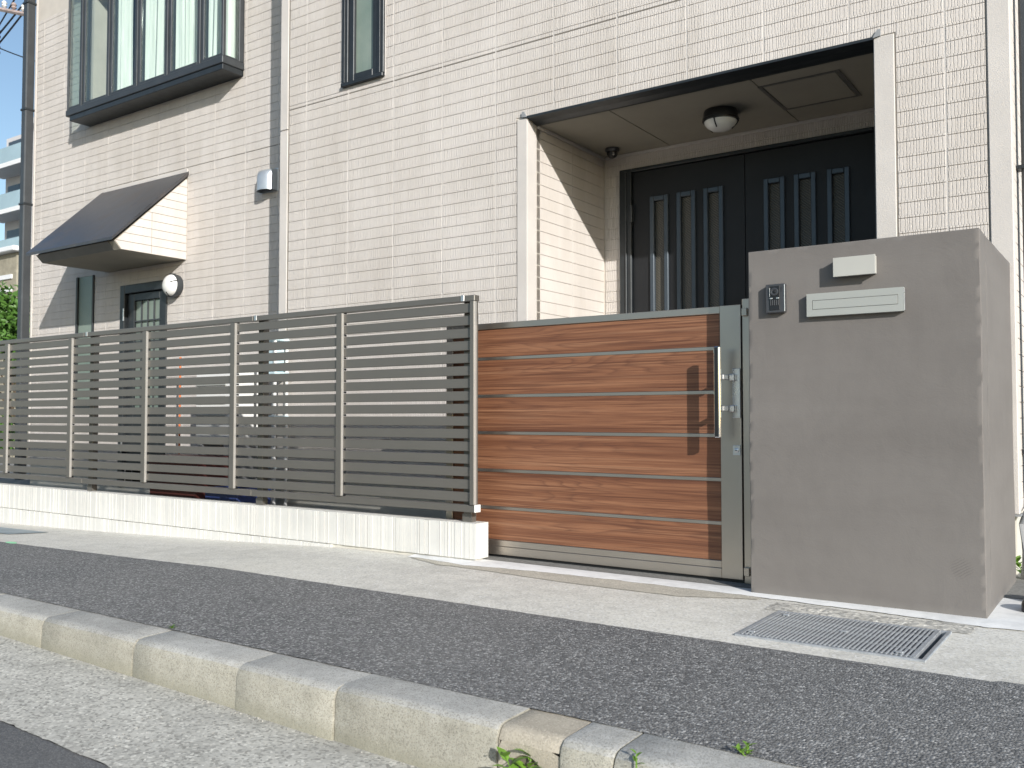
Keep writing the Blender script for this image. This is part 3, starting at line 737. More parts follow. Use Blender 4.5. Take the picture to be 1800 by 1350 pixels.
part('pane', M['frost'], slw, (-9.4997, -9.2153, YL + .005, YL + .012, .941, 2.329), bev=0)
# ---- downpipes
def downpipe(boxes, brackets, label=None):
    d = part('downpipe', M['dark2'], house, *boxes, bev=.012)
    for b in brackets: part('pipe_bracket', M['dark'], d, b, bev=.003)
    return d
downpipe([(-10.60, -10.50, YL - .105, YL - .006, 0.1, TOP)], [(-10.607, -10.493, YL - .112, YL + .0, z, z + .025) for z in (1.55, 3.25, 4.35, 5.6)])
d2 = downpipe([(-.492, -.425, 5.25, 5.32, .42, TOP)], [(-.515, -.42, 5.243, 5.327, z, z + .02) for z in (.62, 2.07, 3.9)])
mb = MB(); mb.tube([(-.459, 5.285, .42), (-.459, 5.25, .36), (-.485, 5.14, .33), (-.50, 5.12, .28), (-.50, 5.12, 0)], .022, 10); mb.build('drain_pipe', M['pipe_grey'], d2, True)

# ------------------------------------------------------------------ fittings on the house (things)
def round_lamp(name, c, axis, label):
    t = thing(name, c, label, 'lamp'); s = -1
    mb = MB(); mb.lathe([(0, 0), (.105, 0), (.112, s * .02), (.112, s * .05), (.118, s * .055), (.118, s * .068), (.10, s * .072), (0, s * .072)], c, axis, 36); mb.build('lamp_base', M['black'] if axis == 'z' else M['dark2'], t, True)
    mb = MB(); mb.lathe([(.106, s * .066), (.102, s * .085), (.088, s * .105), (.062, s * .122), (.03, s * .131), (.002, s * .133)], c, axis, 36); mb.build('lamp_glass', M['lamp_glass'], t, True)
    c = Vector(c)
    for a in (R(20), R(160), R(270)):
        mb = MB(); d = Vector((math.cos(a), math.sin(a), 0)) if axis == 'z' else Vector((math.cos(a), 0, math.sin(a)))
        n_ = Vector((0, 0, -1)) if axis == 'z' else Vector((0, -1, 0))
        mb.tube([c + d * .115 + n_ * .07, c + d * .1 + n_ * .093, c + d * .07 + n_ * .121], .0045, 6); mb.build('lamp_clip', M['black'], t, True)
    return t
round_lamp('ceiling_lamp', (-2.235, 5.60, 2.805), 'z', 'round black-rimmed ceiling lamp with white dome under the porch')
round_lamp('wall_lamp', (-7.745, YL - .001, 2.09), 'y', 'round white bulkhead lamp on the wall by the gridded side door')
t = thing('security_camera', (-3.215, 5.93, 2.805), 'small dark dome camera in the back corner of the porch ceiling', 'camera'); c = (-3.215, 5.93, 2.805)
mb = MB(); mb.lathe([(0, 0), (.052, 0), (.055, -.012), (.050, -.026), (0, -.026)], c, 'z', 28); mb.build('camera_base', M['graphite'], t, True)
mb = MB(); mb.lathe([(.040, -.024), (.040, -.045), (.030, -.062), (.014, -.072), (.001, -.074)], c, 'z', 28); mb.build('camera_dome', M['black'], t, True)
mb = MB(); mb.lathe([(0, 0), (.012, 0), (.012, .006), (.007, .008), (0, .008)], (-3.19, 5.90, 2.755), 'x', 16); mb.build('camera_lens', M['silver'], t, True)
# vent hood: rounded top, open underside
t = thing('vent_hood', (-6.40, YL, 2.83), 'silver metal vent hood on the set-back wall beside the corner', 'vent')
mb = MB(); V = []; F = []; n = 20; prof = []
for k in range(n + 1):
    a = math.pi * k / n; prof.append((-6.395 - .105 * math.cos(a), abs(math.sin(a)) ** .7 * .115))
rows = [(2.825, 1.0), (2.95, 1.0), (2.985, .93), (3.005, .78), (3.016, .5), (3.02, .05)]
for z, s in rows:
    for x, d in prof: V.append((-6.395 + (x + 6.395) * (1 if s > .9 else .9 + .1 * s), YL - .001 - d * s, z))
for j in range(len(rows) - 1):
    for k in range(n): a = j * (n + 1) + k; F.append([a, a + 1, a + n + 2, a + n + 1])
mb.faces(V, F); mb.build('hood', M['vent'], t, True)
part('back_plate', M['vent'], t, (-6.505, -6.285, YL - .006, YL + .002, 2.82, 3.03), bev=.002)
mb = MB(); mb.lathe([(.0, -.002), (.075, -.002), (.075, -.05), (.068, -.05), (.068, -.006), (0, -.006)], (-6.395, YL - .004, 2.91), 'y', 24); mb.build('duct', M['black'], t, True)

# ------------------------------------------------------------------ boundary: plaster gate pillar
def rough_box(mb, x0, x1, y0, y1, z0, z1, step=.03, amp=.0016):
    t = bmesh.new()
    nx, ny, nz = [max(2, int((b - a) / step)) for a, b in ((x0, x1), (y0, y1), (z0, z1))]
    def grid(p, u, v, nu, nv):
        def ts(vec, n):
            e = .003 / Vector(vec).length; return [0, e] + [k / n for k in range(1, n)] + [1 - e, 1]
        tu, tv = ts(u, nu), ts(v, nv); nu, nv = len(tu) - 1, len(tv) - 1
        g = [[t.verts.new(Vector(p) + Vector(u) * i + Vector(v) * j) for j in tv] for i in tu]
        for i in range(nu):
            for j in range(nv): t.faces.new([g[i][j], g[i + 1][j], g[i + 1][j + 1], g[i][j + 1]])
    dx, dy, dz = (x1 - x0, 0, 0), (0, y1 - y0, 0), (0, 0, z1 - z0)
    grid((x0, y0, z0), dx, dz, nx, nz); grid((x0, y1, z0), dx, dz, nx, nz); grid((x0, y0, z0), dy, dz, ny, nz); grid((x1, y0, z0), dy, dz, ny, nz); grid((x0, y0, z1), dx, dy, nx, ny); grid((x0, y0, z0), dx, dy, nx, ny)
    bmesh.ops.remove_doubles(t, verts=t.verts, dist=1e-5)
    ctr = Vector(((x0 + x1) / 2, (y0 + y1) / 2, (z0 + z1) / 2))
    for v in t.verts:
        e = sum((abs(v.co.x - x0) < 1e-4 or abs(v.co.x - x1) < 1e-4, abs(v.co.y - y0) < 1e-4 or abs(v.co.y - y1) < 1e-4, abs(v.co.z - z0) < 1e-4 or abs(v.co.z - z1) < 1e-4))
        d = noise.noise(v.co * 3.1) * amp + noise.noise(v.co * 17) * amp * .35
        v.co += Vector((d, d, d * .6))
        if e >= 2:
            pull = .0012 + .0022 * max(0, noise.noise(v.co * 40)) + (.0025 if random.random() < .06 else 0)
            for ax, lo, hi in ((0, x0, x1), (1, y0, y1), (2, z0, z1)):
                if abs(v.co[ax] - lo) < .0024: v.co[ax] += pull
                elif abs(v.co[ax] - hi) < .0024: v.co[ax] -= pull
    mb.merge(t)
PW = 4.04
mb = MB(); rough_box(mb, -1.487, -.529, PW, PW + .15, -.03, 1.563, .022); rough_box(mb, -.68, -.5292, PW + .1501, 5.035, -.03, 1.562, .03)
one('gate_pillar', mb, M['plaster'], 'tall grey plastered gate pillar wall carrying the mailbox, intercom and nameplate', 'wall', (-1.0, PW + .08, 0), smooth=True)
# nameplate
t = thing('nameplate', (-1.008, PW, 1.405), 'blank pale grey box nameplate high on the grey pillar', 'nameplate')
part('plate_body', M['plate'], t, (-1.088, -.922, PW - .040, PW - .002, 1.412, 1.488), bev=.0012)
part('plate_face', M['plate'], t, (-1.092, -.918, PW - .046, PW - .0405, 1.408, 1.49), bev=.001)
# mailbox slot front
t = thing('mailbox', (-1.012, PW, 1.243), 'wide light grey letterbox front with slot flap on the pillar', 'mailbox')
a0, a1, z0, z1, f0, f1, q0, q1 = -1.212, -.812, 1.245, 1.345, -1.188, -.834, 1.274, 1.315
mb = MB()
for r in sub_rects((a0, a1, z0, z1), [(f0, f1, q0, q1)]): mb.box(*r[:2], PW - .028, PW - .002, *r[2:])
bmesh.ops.remove_doubles(mb.bm, verts=mb.bm.verts, dist=1e-5)
mb.build('mailbox_frame', M['light_grey'], t)
part('slot_flap', M['light_grey'], t, (f0 + .0016, f1 - .0016, PW - .0275, PW - .012, q0 + .0016, q1 - .0016), bev=.0008)
part('slot_shadow_back', M['black'], t, (f0, f1, PW - .011, PW - .004, q0, q1), bev=0)
part('edge_strip', M['silver'], t, (a1 + .0003, a1 + .003, PW - .027, PW - .002, z0 + .003, z1 - .003), bev=.0006)
# intercom
t = thing('intercom', (-1.352, PW, 1.272), 'dark grey video intercom unit left of the letterbox', 'intercom')
bd = part('housing', M['graphite'], t, (-1.396, -1.308, PW - .030, PW - .001, 1.272, 1.402), bev=.004)
part('housing_edge', M['silver'], t, (-1.311, -1.3075, PW - .032, PW - .0305, 1.277, 1.397), bev=.0006)
pl = part('face_panel', M['black'], t, (-1.376, -1.330, PW - .0335, PW - .0305, 1.284, 1.392), bev=.001)
mb = MB(); mb.lathe([(.018, 0), (.018, -.004), (.014, -.005), (.009, -.003), (.0, -.0025)], (-1.353, PW - .0337, 1.366), 'y', 24); mb.build('camera_lens', M['graphite'], pl, True)
mb = MB(); mb.lathe([(.0085, 0), (.007, -.003), (.003, -.0045), (.0001, -.005)], (-1.353, PW - .0355, 1.366), 'y', 18); mb.build('camera_lens', M['black'], pl, True)
part('call_button', M['silver'], pl, (-1.374, -1.362, PW - .0375, PW - .0336, 1.334, 1.340), bev=.0008); part('call_button', M['silver'], pl, (-1.345, -1.332, PW - .0375, PW - .0336, 1.334, 1.340), bev=.0008)
part('frame_edge', M['silver'], pl, (-1.3755, -1.3735, PW - .0365, PW - .0336, 1.345, 1.385), bev=.0004)
for i in range(5): x = -1.372 + i * .0085; part('speaker_slot', M['graphite'], pl, (x, x + .0035, PW - .036, PW - .0336, 1.305, 1.330), bev=.0006)
part('indicator', M['black'], t, (-1.324, -1.3225, PW - .0312, PW - .0302, 1.366, 1.388), bev=0)

# ------------------------------------------------------------------ sliding gate
GY = 4.225      # face of the boards
gate = thing('sliding_gate', (-2.5, GY, .015), 'sliding gate of wide wood-grain boards in a taupe metal frame', 'gate')
GX0, GX1 = -3.36, -1.70
zc = lambda z: .8 + (z - .8) * (GY / 4.3)
xc = lambda x: x * (GY / 4.3)
sl, sr = xc(-1.726), xc(-1.617)
fr = part('top_rail', M['gate'], gate, (GX0, sl - .0005, GY - .008, GY + .045, zc(1.321), zc(1.356)), bev=.002)
part('bottom_rail', M['gate'], gate, (GX0, sl - .0005, GY - .010, GY + .045, .028, zc(.062)), (GX0, sl - .0005, GY - .008, GY + .045, zc(.0625), zc(.098)), bev=.002)
part('stile', M['gate'], gate, (sl, sr, GY - .012, GY + .045, .028, zc(1.357)), bev=.002)
part('stile', M['gate'], gate, (GX0 - .05, GX0 - .0005, GY - .008, GY + .045, .028, zc(1.356)), bev=.002)
lv = [.098, .281, .496, .714, .929, 1.148, 1.321]
for i, (a, b) in enumerate(zip(lv, lv[1:])):
    lo = zc(a) + (.009 if i else .0005); hi = zc(b) - (.009 if i < 5 else .0005)
    me = MB().box(GX0, sl - .0005, GY - .0, GY + .03, lo, hi, .0012).mesh('board', M['wood'], org(gate)); link('board', me, gate)
    if i < 5: part('divider_strip', M['gate'], gate, (GX0, sl - .0005, GY - .003, GY + .03, hi + .0004, zc(b) + .0086), bev=.0012)
part('gap_shade_strip', M['black'], gate, (GX0, -1.56, GY + .005, GY + .03, .006, .027), bev=0)  # black strip painting in the shadow of the gap under the gate
# pull handle on the stile
hp = part('handle_plate', M['silver'], gate, (xc(-1.662), xc(-1.620), GY - .018, GY - .0125, zc(.80), zc(1.043)), bev=.002)
for z in (zc(.847), zc(1.0)):
    part('handle_bracket', M['silver'], hp, (-1.640, -1.612, GY - .04, GY - .0185, z - .016, z + .016), (-1.652, -1.6405, GY - .105, GY - .022, z - .013, z + .013), bev=.003)
hb = part('pull_bar', M['chrome'], gate, (-1.684, -1.652, GY - .125, GY - .100, zc(.706), zc(1.147)), bev=.004)
part('bar_inlay', M['black'], gate, (-1.6785, -1.6605, GY - .1275, GY - .1255, zc(.71), zc(1.143)), bev=.0006)
lk = part('lock_plate', M['silver'], gate, (xc(-1.662), xc(-1.622), GY - .016, GY - .0125, zc(.618), zc(.668)), bev=.002)
mb = MB(); mb.lathe([(0, 0), (.011, 0), (.011, -.004), (.008, -.006), (0, -.006)], (xc(-1.642), GY - .016, zc(.643)), 'y', 20); mb.build('lock_cylinder', M['silver'], lk, True)
part('keyhole', M['black'], lk, (xc(-1.642) - .005, xc(-1.642) + .005, GY - .0232, GY - .0222, zc(.643) - .0015, zc(.643) + .0015), bev=0)
# catch post
t = thing('gate_catch_post', (-1.555, GY, .012), 'slim taupe metal catch post between the gate and the grey pillar', 'post')
part('post', M['gate'], t, (-1.5855, -1.489, GY - .004, GY + .05, .012, zc(1.385)), bev=.002)
part('catch', M['gate'], t, (-1.582, -1.555, GY - .022, GY - .0045, zc(1.30), zc(1.338)), bev=.002); part('catch', M['gate'], t, (-1.582, -1.555, GY - .022, GY - .0045, .05, .09), bev=.002)

# ------------------------------------------------------------------ low block wall under the fence
base = thing('block_wall', (-6.5, 4.1, 0), 'low white wall of ribbed concrete blocks under the slat fence', 'wall')
def rib_profile(wd, seed, n=15):
    rng = random.Random(seed); xs = sorted(rng.uniform(.04, .96) for _ in range(n - 1)); xs = [0] + xs + [1]
    return xs, [rng.uniform(0, .006) for _ in range(n)]
def rib_block(wd, dp, ht, seed, end=False):
    mb = MB(); xs, ds = rib_profile(wd, seed); poly = []
    for i, d in enumerate(ds):
        a, b = xs[i] * wd + .0008, xs[i + 1] * wd - .0008
        poly += [(a, d), (b, d)]
        if i < len(ds) - 1: poly += [(b + .0003, max(d, ds[i + 1]) + .006), (b + .0013, max(d, ds[i + 1]) + .006)]
    if end:
        ys, es = rib_profile(dp, seed + 5, 9)
        for i, d in enumerate(es):
            a, b = .006 + ys[i] * (dp - .008), .006 + ys[i + 1] * (dp - .008)
            poly += [(wd - d * .7, a + .0006), (wd - d * .7, b - .0006)]
    poly += [(wd, dp), (0, dp)]
    mb.prism(poly, 'z', 0, ht)
    return mb
vari = [rib_block(.2015, .117, .197, 100 + i).mesh('block', M['rib_block']) for i in range(7)]
x = -3.054; i = 0
while x > -10.4:
    me = rib_block(.2015, .117, .197, 77, True).mesh('block', M['rib_block']) if i == 0 else vari[(i * 5 + i // 3) % 7]
    o = link('block', me, base, Vector((x - .2015, 4.038 + random.uniform(-.0015, .0015), .018)) - org(base))
    if x < -3.9:
        o = link('block', vari[(i * 3 + 2) % 7], base, Vector((x - .2015 - .1, 4.036 + random.uniform(-.0015, .0015), -.184)) - org(base))
    x -= .2058; i += 1
part('mortar_core', M['found'], base, (-10.45, -3.07, 4.052, 4.145, -.3, .208), bev=0)

# ------------------------------------------------------------------ slat fence
fence = thing('slat_fence', (-6.5, 4.07, .22), 'long taupe aluminium fence of horizontal slats on the low white wall', 'fence')
FY = 4.052      # face of the slats
ends = [-3.066 - 1.0305 * i for i in range(8)]
bounds = list(zip(ends[1:], ends))
slat_cache = {}
for bi, (a, b) in enumerate(bounds):
    wd = b - a - .0035
    for k in range(16):
        z = 1.4205 - k * .0708
        if 's' not in slat_cache: slat_cache['s'] = MB().box(0, wd, 0, .019, -.0268, .0268, .0025).mesh('slat', M['fence'])
        link('slat', slat_cache['s'], fence, Vector((a + .0017, FY, z)) - org(fence))
for x0, x1 in ((-10.3, -7.021), (-7.019, -4.951), (-4.949, -3.066)):
    part('top_rail', M['fence'], fence, (x0, x1, FY - .012, FY + .036, 1.4565, 1.491), bev=.003)
    part('bottom_rail', M['fence'], fence, (x0, x1, FY - .010, FY + .034, .276, .3165), bev=.003)
for i, e in enumerate(ends[1:]):
    part('mullion', M['fence'], fence, (e - .05, e + .0, FY - .019, FY - .0005, .317, 1.4562), bev=.0025)
M['cover'] = simple('mullion_sheen_silver', (.44, .425, .40), .4, .3, .05, 3)  # paler colour for added strips: painted reflection on the mullions' bright sides
for e in ends[1:]: part('side_sheen_strip', M['cover'], fence, (e + .0004, e + .0022, FY - .0175, FY - .0006, .32, 1.4535), bev=.0005)
part('side_sheen_strip', M['cover'], fence, (-3.0636, -3.062, FY - .0175, FY + .004, .32, 1.4535), bev=.0005)
part('end_post', M['fence'], fence, (-3.094, -3.064, FY - .019, FY + .022, .317, 1.4562), bev=.0025)
for e in ends[1:] + [-3.094]:
    mb = MB()
    for k in range(17):
        z = 1.4205 + .0354 - k * .0708
        if e > -3.2: mb.box(e - .014, e - .0005, FY + .004, FY + .016, z - .0085, z + .0085)
        else: mb.box(e + .003, e + .012, FY - .002, FY + .012, z - .006, z + .006)
    mb.build('slat_spacers', M['black'], fence, kind='stuff')
part('end_cap', M['white_plastic'], fence, (-3.0655, -3.056, FY - .014, FY + .036, .276, .318), bev=.002)
for xx in (-3.15, -4.92, -6.98, -9.0):
    part('back_post', M['fence'], fence, (xx - .028, xx + .028, FY + .037, FY + .085, .19, 1.47), bev=.003)
    part('post_foot', M['fence'], fence, (xx - .034, xx + .034, FY + .0345, FY + .0365, .2, .26), bev=0)
    part('rail_clip', M['silver'], fence, (xx - .012, xx + .012, FY - .015, FY + .03, 1.4585, 1.4935), bev=.002)

# ------------------------------------------------------------------ drain grating
gr = thing('drain_grating', (-.93, 3.49, 0), 'rectangular galvanised steel drain grating set in the concrete by the pillar', 'drain')
part('frame', M['steel'], gr, (dx0, dx1, dy0, dy0 + .014, -.06, .008), (dx0, dx1, dy1 - .014, dy1, -.06, .008), (dx0, dx0 + .014, dy0 + .0145, dy1 - .0145, -.06, .008), (dx1 - .016, dx1, dy0 + .0145, dy1 - .0145, -.06, .008), bev=.002)
part('pit_floor', M['black'], gr, (dx0 + .001, dx1 - .001, dy0 + .001, dy1 - .001, -.20, -.19), bev=0)
part('pit_wall', M['gutter'], gr, (dx0 + .001, dx1 - .001, dy1 - .008, dy1 - .001, -.19, -.061), bev=0); part('pit_wall', M['gutter'], gr, (dx0 + .001, dx0 + .008, dy0 + .002, dy1 - .0085, -.19, -.061), bev=0)
n = 38; bx0, bx1 = dx0 + .022, dx1 - .05
bar = MB().box(-.0037, .0037, 0, dy1 - dy0 - .034, -.018, .0105, .0012).mesh('bar', M['steel'])
for i in range(n): link('bar', bar, gr, Vector((bx0 + (bx1 - bx0) * i / (n - 1), dy0 + .017, 0)) - org(gr))
for j in range(5): y = dy0 + .03 + (dy1 - dy0 - .06) * j / 4; part('cross_bar', M['steel'], gr, (bx0 - .004, bx1 + .004, y - .002, y + .002, -.005, .0095), bev=0)
part('side_bar', M['steel'], gr, (dx1 - .046, dx1 - .036, dy0 + .016, dy1 - .016, -.018, .0105), bev=.001)
for (x, y) in ((dx0 + .05, dy0 + .05), (dx1 - .09, dy0 + .045), (dx0 + .06, dy1 - .09), (-.93, 3.49)): part('clip', M['steel'], gr, (x - .012, x + .012, y - .008, y + .008, .009, .016), bev=.002)

# grit washed along the kerb foot
mb = MB(); rg = random.Random(8)
for k in range(230):
    x = rg.uniform(-4.2, -.2); y = 1.938 - abs(rg.gauss(0, .018)) if rg.random() < .75 else rg.uniform(1.5, 1.93)
    if rg.random() < .35: x = rg.gauss(-2.47, .12)
    r = rg.uniform(.0012, .0034) * (1.5 if rg.random() < .06 else 1); z = rd(x) + .0035 - .012 * (y - 1.43)
    t_ = bmesh.new(); bmesh.ops.create_icosphere(t_, subdivisions=1, radius=r)
    for v in t_.verts: v.co = Vector((v.co.x * rg.uniform(.7, 1.3) + x, v.co.y * rg.uniform(.7, 1.3) + y, v.co.z * .6 + z + r * .3))
    mb.merge(t_)
M['grit'] = m_concrete('grit', (.40, .39, .36), 90, .4, .2, .001, (.25, .25, .23), .9, 61)
tag(mb.build('grit', M['grit'], None), 'scattered pale grit along the foot of the kerb', 'grit', kind='stuff')
# ------------------------------------------------------------------ plants
def leaf_blade(mb, base, direction, up, ln, wd, droop=.3, n=5):
    d = Vector(direction).normalized(); s = d.cross(Vector(up)).normalized(); u = s.cross(d).normalized()
    L = []; Rr = []; Cc = []
    for i in range(n + 1):
        t = i / n; c = Vector(base) + d * ln * t + u * (math.sin(t * math.pi) * .08 * ln - droop * ln * t * t)
        w_ = wd * math.sin(math.pi * (t ** .75)) * .5 + .0004
        Cc.append(mb.bm.verts.new(c - u * w_ * .25)); L.append(mb.bm.verts.new(c - s * w_)); Rr.append(mb.bm.verts.new(c + s * w_))
    for i in range(n):
        mb.bm.faces.new([L[i], Cc[i], Cc[i + 1], L[i + 1]]); mb.bm.faces.new([Cc[i], Rr[i], Rr[i + 1], Cc[i + 1]])
def weed(name, loc, h, nl, ll, lw, label, seed, spread=1.0):
    rng = random.Random(seed); t = thing(name, loc, label, 'weed'); loc = Vector(loc)
    st = MB(); lf = MB(); ns = max(1, nl // 7)
    for s in range(ns):
        a = rng.uniform(0, 6.28); tip = loc + Vector((math.cos(a) * .35 * h * spread, math.sin(a) * .35 * h * spread, h * rng.uniform(.7, 1)))
        st.tube([loc, (loc + tip) / 2 + Vector((0, 0, h * .08)), tip], [.0025, .002, .001], 5)
        for k in range(nl // ns):
            f = .25 + .75 * k / max(1, nl // ns - 1); p = loc.lerp(tip, f); an = k * 2.4 + s
            leaf_blade(lf, p, (math.cos(an), math.sin(an), .9 - .4 * (1 - f)), (0, 0, 1), ll * rng.uniform(.7, 1.1), lw * rng.uniform(.8, 1.1), .22)
    st.build('stem', M['leaf2'], t, True); lf.build('foliage', M['leaf2'], t, True)
weed('leafy_weed', (-1.305, 1.915, rd(-1.34)), .12, 24, .06, .024, 'bright green leafy weed growing at the drain mouth in the kerb', 3)
weed('small_weed', (-.79, 2.105, .0), .022, 16, .022, .009, 'low yellow-green weed tuft on the back edge of the kerb', 5, 3)
weed('kerb_weed', (-.995, 1.94, -.02), .04, 5, .025, .011, 'tiny sprig of weed on the kerb front near the drain mouth', 7)
weed('tiny_weed', (-3.03, 2.115, .0), .012, 9, .02, .008, 'tiny yellowish weed in the kerb joint far left', 9, 3)
weed('corner_weed', (-.505, 5.16, .0), .10, 12, .07, .022, 'green weed by the downpipe foot behind the grey pillar', 12)

def tree(name, loc, h, rad, nleaf, label, seed, leafsize=.07, mat='leaf'):
    rng = random.Random(seed); t = thing(name, loc, label, 'tree'); loc = Vector(loc)
    tk = MB(); top = loc + Vector((.05 * h, 0, h * .62)); tk.tube([loc, loc.lerp(top, .5) + Vector((-.04, .03, 0)), top], [.07, .05, .03], 8)
    clumps = []
    for k in range(26):
        a = rng.uniform(0, 6.28); q = rng.uniform(.25, 1); zz_ = rng.uniform(.25, 1)
        c = loc + Vector((math.cos(a) * rad * q * (1.1 - .5 * zz_), math.sin(a) * rad * q * (1.1 - .5 * zz_), h * zz_)); clumps.append((c, rng.uniform(.18, .34) * rad))
        tk.tube([loc.lerp(top, rng.uniform(.3, .95)), (c + top) / 2, c], [.02, .012, .006], 5)
    tk.build('trunk', M['bark'], t, True)
    V = []; F = []; o3 = org(t)
    for k in range(nleaf):
        c, r = rng.choice(clumps); d = Vector((rng.gauss(0, 1), rng.gauss(0, 1), rng.gauss(0, 1))).normalized() * r * rng.random() ** .4
        p = c + d - o3; n_ = Vector((rng.gauss(0, 1), rng.gauss(0, 1), rng.gauss(.6, 1))).normalized(); u = n_.orthogonal().normalized(); u.rotate(Matrix.Rotation(rng.uniform(0, 6.28), 3, n_)); v = n_.cross(u)
        s = leafsize * rng.uniform(.6, 1.2); b = len(V)
        V += [p - u * s * .6, p + v * s * .28 + n_ * s * .06, p + u * s * .6, p - v * s * .28 + n_ * s * .06]; F.append([b, b + 1, b + 2, b + 3])
    me = bpy.data.meshes.new('crown'); me.from_pydata([tuple(v) for v in V], [], F); me.materials.append(M[mat]); link('crown', me, t)
tree('garden_tree', (-14.3, 7.2, -.2), 2.78, 1.2, 9000, 'bright green bushy tree left of the house beyond the fence', 21, .10, 'leaf')

# ------------------------------------------------------------------ things in the yard, glimpsed between the slats
t = thing('outdoor_unit', (-6.5, 5.0, .012), 'white boxy outdoor unit on a rack behind the slat fence', 'outdoor unit')
part('casing', M['white_plastic'], t, (-6.78, -6.22, 4.92, 5.2, .62, 1.24), bev=.02)
for i in range(9): z = .72 + i * .052; part('grille_bar', M['light_grey'], t, (-6.76, -6.36, 4.911, 4.9195, z - .008, z + .008), bev=.002)
for xx in (-6.76, -6.28): part('rack_leg', M['pipe_grey'], t, (xx, xx + .04, 4.94, 5.18, .012, .618), bev=.004)
t = thing('storage_box', (-6.15, 4.75, .012), 'dull red lidded tub on the ground behind the fence', 'tub'); M['red'] = simple('dull_red_plastic', (.12, .035, .03), .5)
mb = MB(); mb.prism([(-6.80, .012), (-6.22, .012), (-6.18, .46), (-6.84, .46)], 'y', 4.52, 4.82); mb.build('tub', M['red'], t); part('lid', M['red'], t, (-6.86, -6.16, 4.50, 4.84, .461, .49), bev=.01)
M['blue'] = simple('blue_plastic', (.035, .06, .20), .4); M['pale_blue'] = simple('pale_blue_plastic', (.52, .66, .70), .4)
t = thing('blue_crate', (-5.75, 4.6, .012), 'blue plastic crate low behind the fence', 'crate'); part('crate_floor', M['blue'], t, (-5.93, -5.57, 4.42, 4.72, .012, .03), bev=0)
for b in ((-5.94, -5.56, 4.41, 4.43, .031, .27), (-5.94, -5.56, 4.71, 4.73, .031, .27), (-5.94, -5.92, 4.4305, 4.7095, .031, .27), (-5.58, -5.56, 4.4305, 4.7095, .031, .27)): part('crate_side', M['blue'], t, b, bev=.004)
t = thing('plastic_rack', (-5.78, 5.0, .012), 'pale blue and white shelf rack behind the fence near the wall corner', 'rack')
for x in (-5.86, -5.70):
    for y in (4.88, 5.0): part('upright', M['white_plastic'], t, (x - .01, x + .01, y - .01, y + .01, .012, 1.46), bev=.003)
for z in (.4, .8, 1.15, 1.42): part('shelf', M['pale_blue'], t, (-5.875, -5.685, 4.865, 5.015, z, z + .02), bev=.004)
part('shelf_box', M['pale_blue'], t, (-5.85, -5.71, 4.9, 4.99, 1.171, 1.36), bev=.01)
t = thing('folded_sheet', (-7.5, 4.7, .012), 'crumpled silver-striped sheet lying on the ground behind the fence', 'sheet'); mb = MB(); V = []; F = []
for i in range(41):
    for j in range(13):
        x = -8.05 + 1.1 * i / 40; y = 4.45 + .5 * j / 12; V.append((x, y, .02 + .16 * max(0, math.sin(j / 12 * math.pi)) * (.6 + .5 * noise.noise(Vector((x * 4, y * 5, 1))))))
for i in range(40):
    for j in range(12): a = i * 13 + j; F.append([a, a + 13, a + 14, a + 1])
b = NB('striped_sheet'); p = b.pos(); sx = b.n('SeparateXYZ'); b.l(p, sx.inputs[0]); st = b.math('SINE', b.math('MULTIPLY', b.math('ADD', sx.outputs[0], sx.outputs[1]), 38)); M['stripe'] = b.fin(b.mix(b.ramp(st, [(.45, 0.0), (.55, 1.0)]), (.62, .64, .66), (.16, .17, .18)), .4)
mb.faces(V, F); mb.build('sheet', M['stripe'], t, True)
t = thing('marker_pole', (-7.25, 5.1, .012), 'thin orange pole standing by the side door behind the fence', 'pole'); M['orange'] = simple('orange_paint', (.62, .15, .03), .5); mb = MB(); mb.tube([(-7.25, 5.1, .012), (-7.25, 5.1, 1.36)], .009, 10); mb.build('pole', M['orange'], t, True)
part('pole_foot', M['pipe_grey'], t, (-7.33, -7.17, 5.02, 5.18, .012, .03), bev=.004)
for yy, hh, rr, lab in ((4.30, .045, .075, 'low black rubber foot block at the right edge beside the grey pillar'), (4.52, .055, .06, 'second low black foot block further back at the right edge')):
    mb = MB(); mb.lathe([(0, 0), (rr, 0), (rr, hh * .6), (rr * .9, hh), (rr * .45, hh), (rr * .4, hh * .7), (0, hh * .7)], (-.40 + rr - .035, yy, .01), 'z', 28)
    one('foot_block', mb, M['black'], lab, 'foot block', (-.40 + rr - .035, yy, .01), smooth=True)
# marks on the pavement
mb = MB(); mb.lathe([(0, 0), (.05, 0), (.05, .002), (0, .002)], (0, 0, 0), 'z', 20)
for v in mb.bm.verts: v.co = Vector((-6.22 + v.co.x * 1.2, 3.10 + v.co.y * .45, sw(-6.22, 3.1) + .0085 + v.co.z))
M['mint'] = simple('mint_green', (.32, .72, .42), .5); one('ground_marker', mb, M['mint'], 'small mint green marker lying on the pavement far left', 'marker', (-6.22, 3.10, sw(-6.22, 3.1) + .0085))
M['plateb'] = simple('blue_grey_plate', (.30, .36, .39), .5, .2); mb = MB(); mb.faces([(x, y, sw(x, y) + .005) for x, y in ((-7.9, 3.42), (-6.95, 3.44), (-6.9, 3.72), (-7.9, 3.74))], [[0, 1, 2, 3]]); bmesh.ops.solidify(mb.bm, geom=mb.bm.faces[:], thickness=.004)
one('cover_plate', mb, M['plateb'], 'pale blue-grey cover plate in the concrete strip far left', 'cover', (-7.4, 3.58, sw(-7.4, 3.58)))

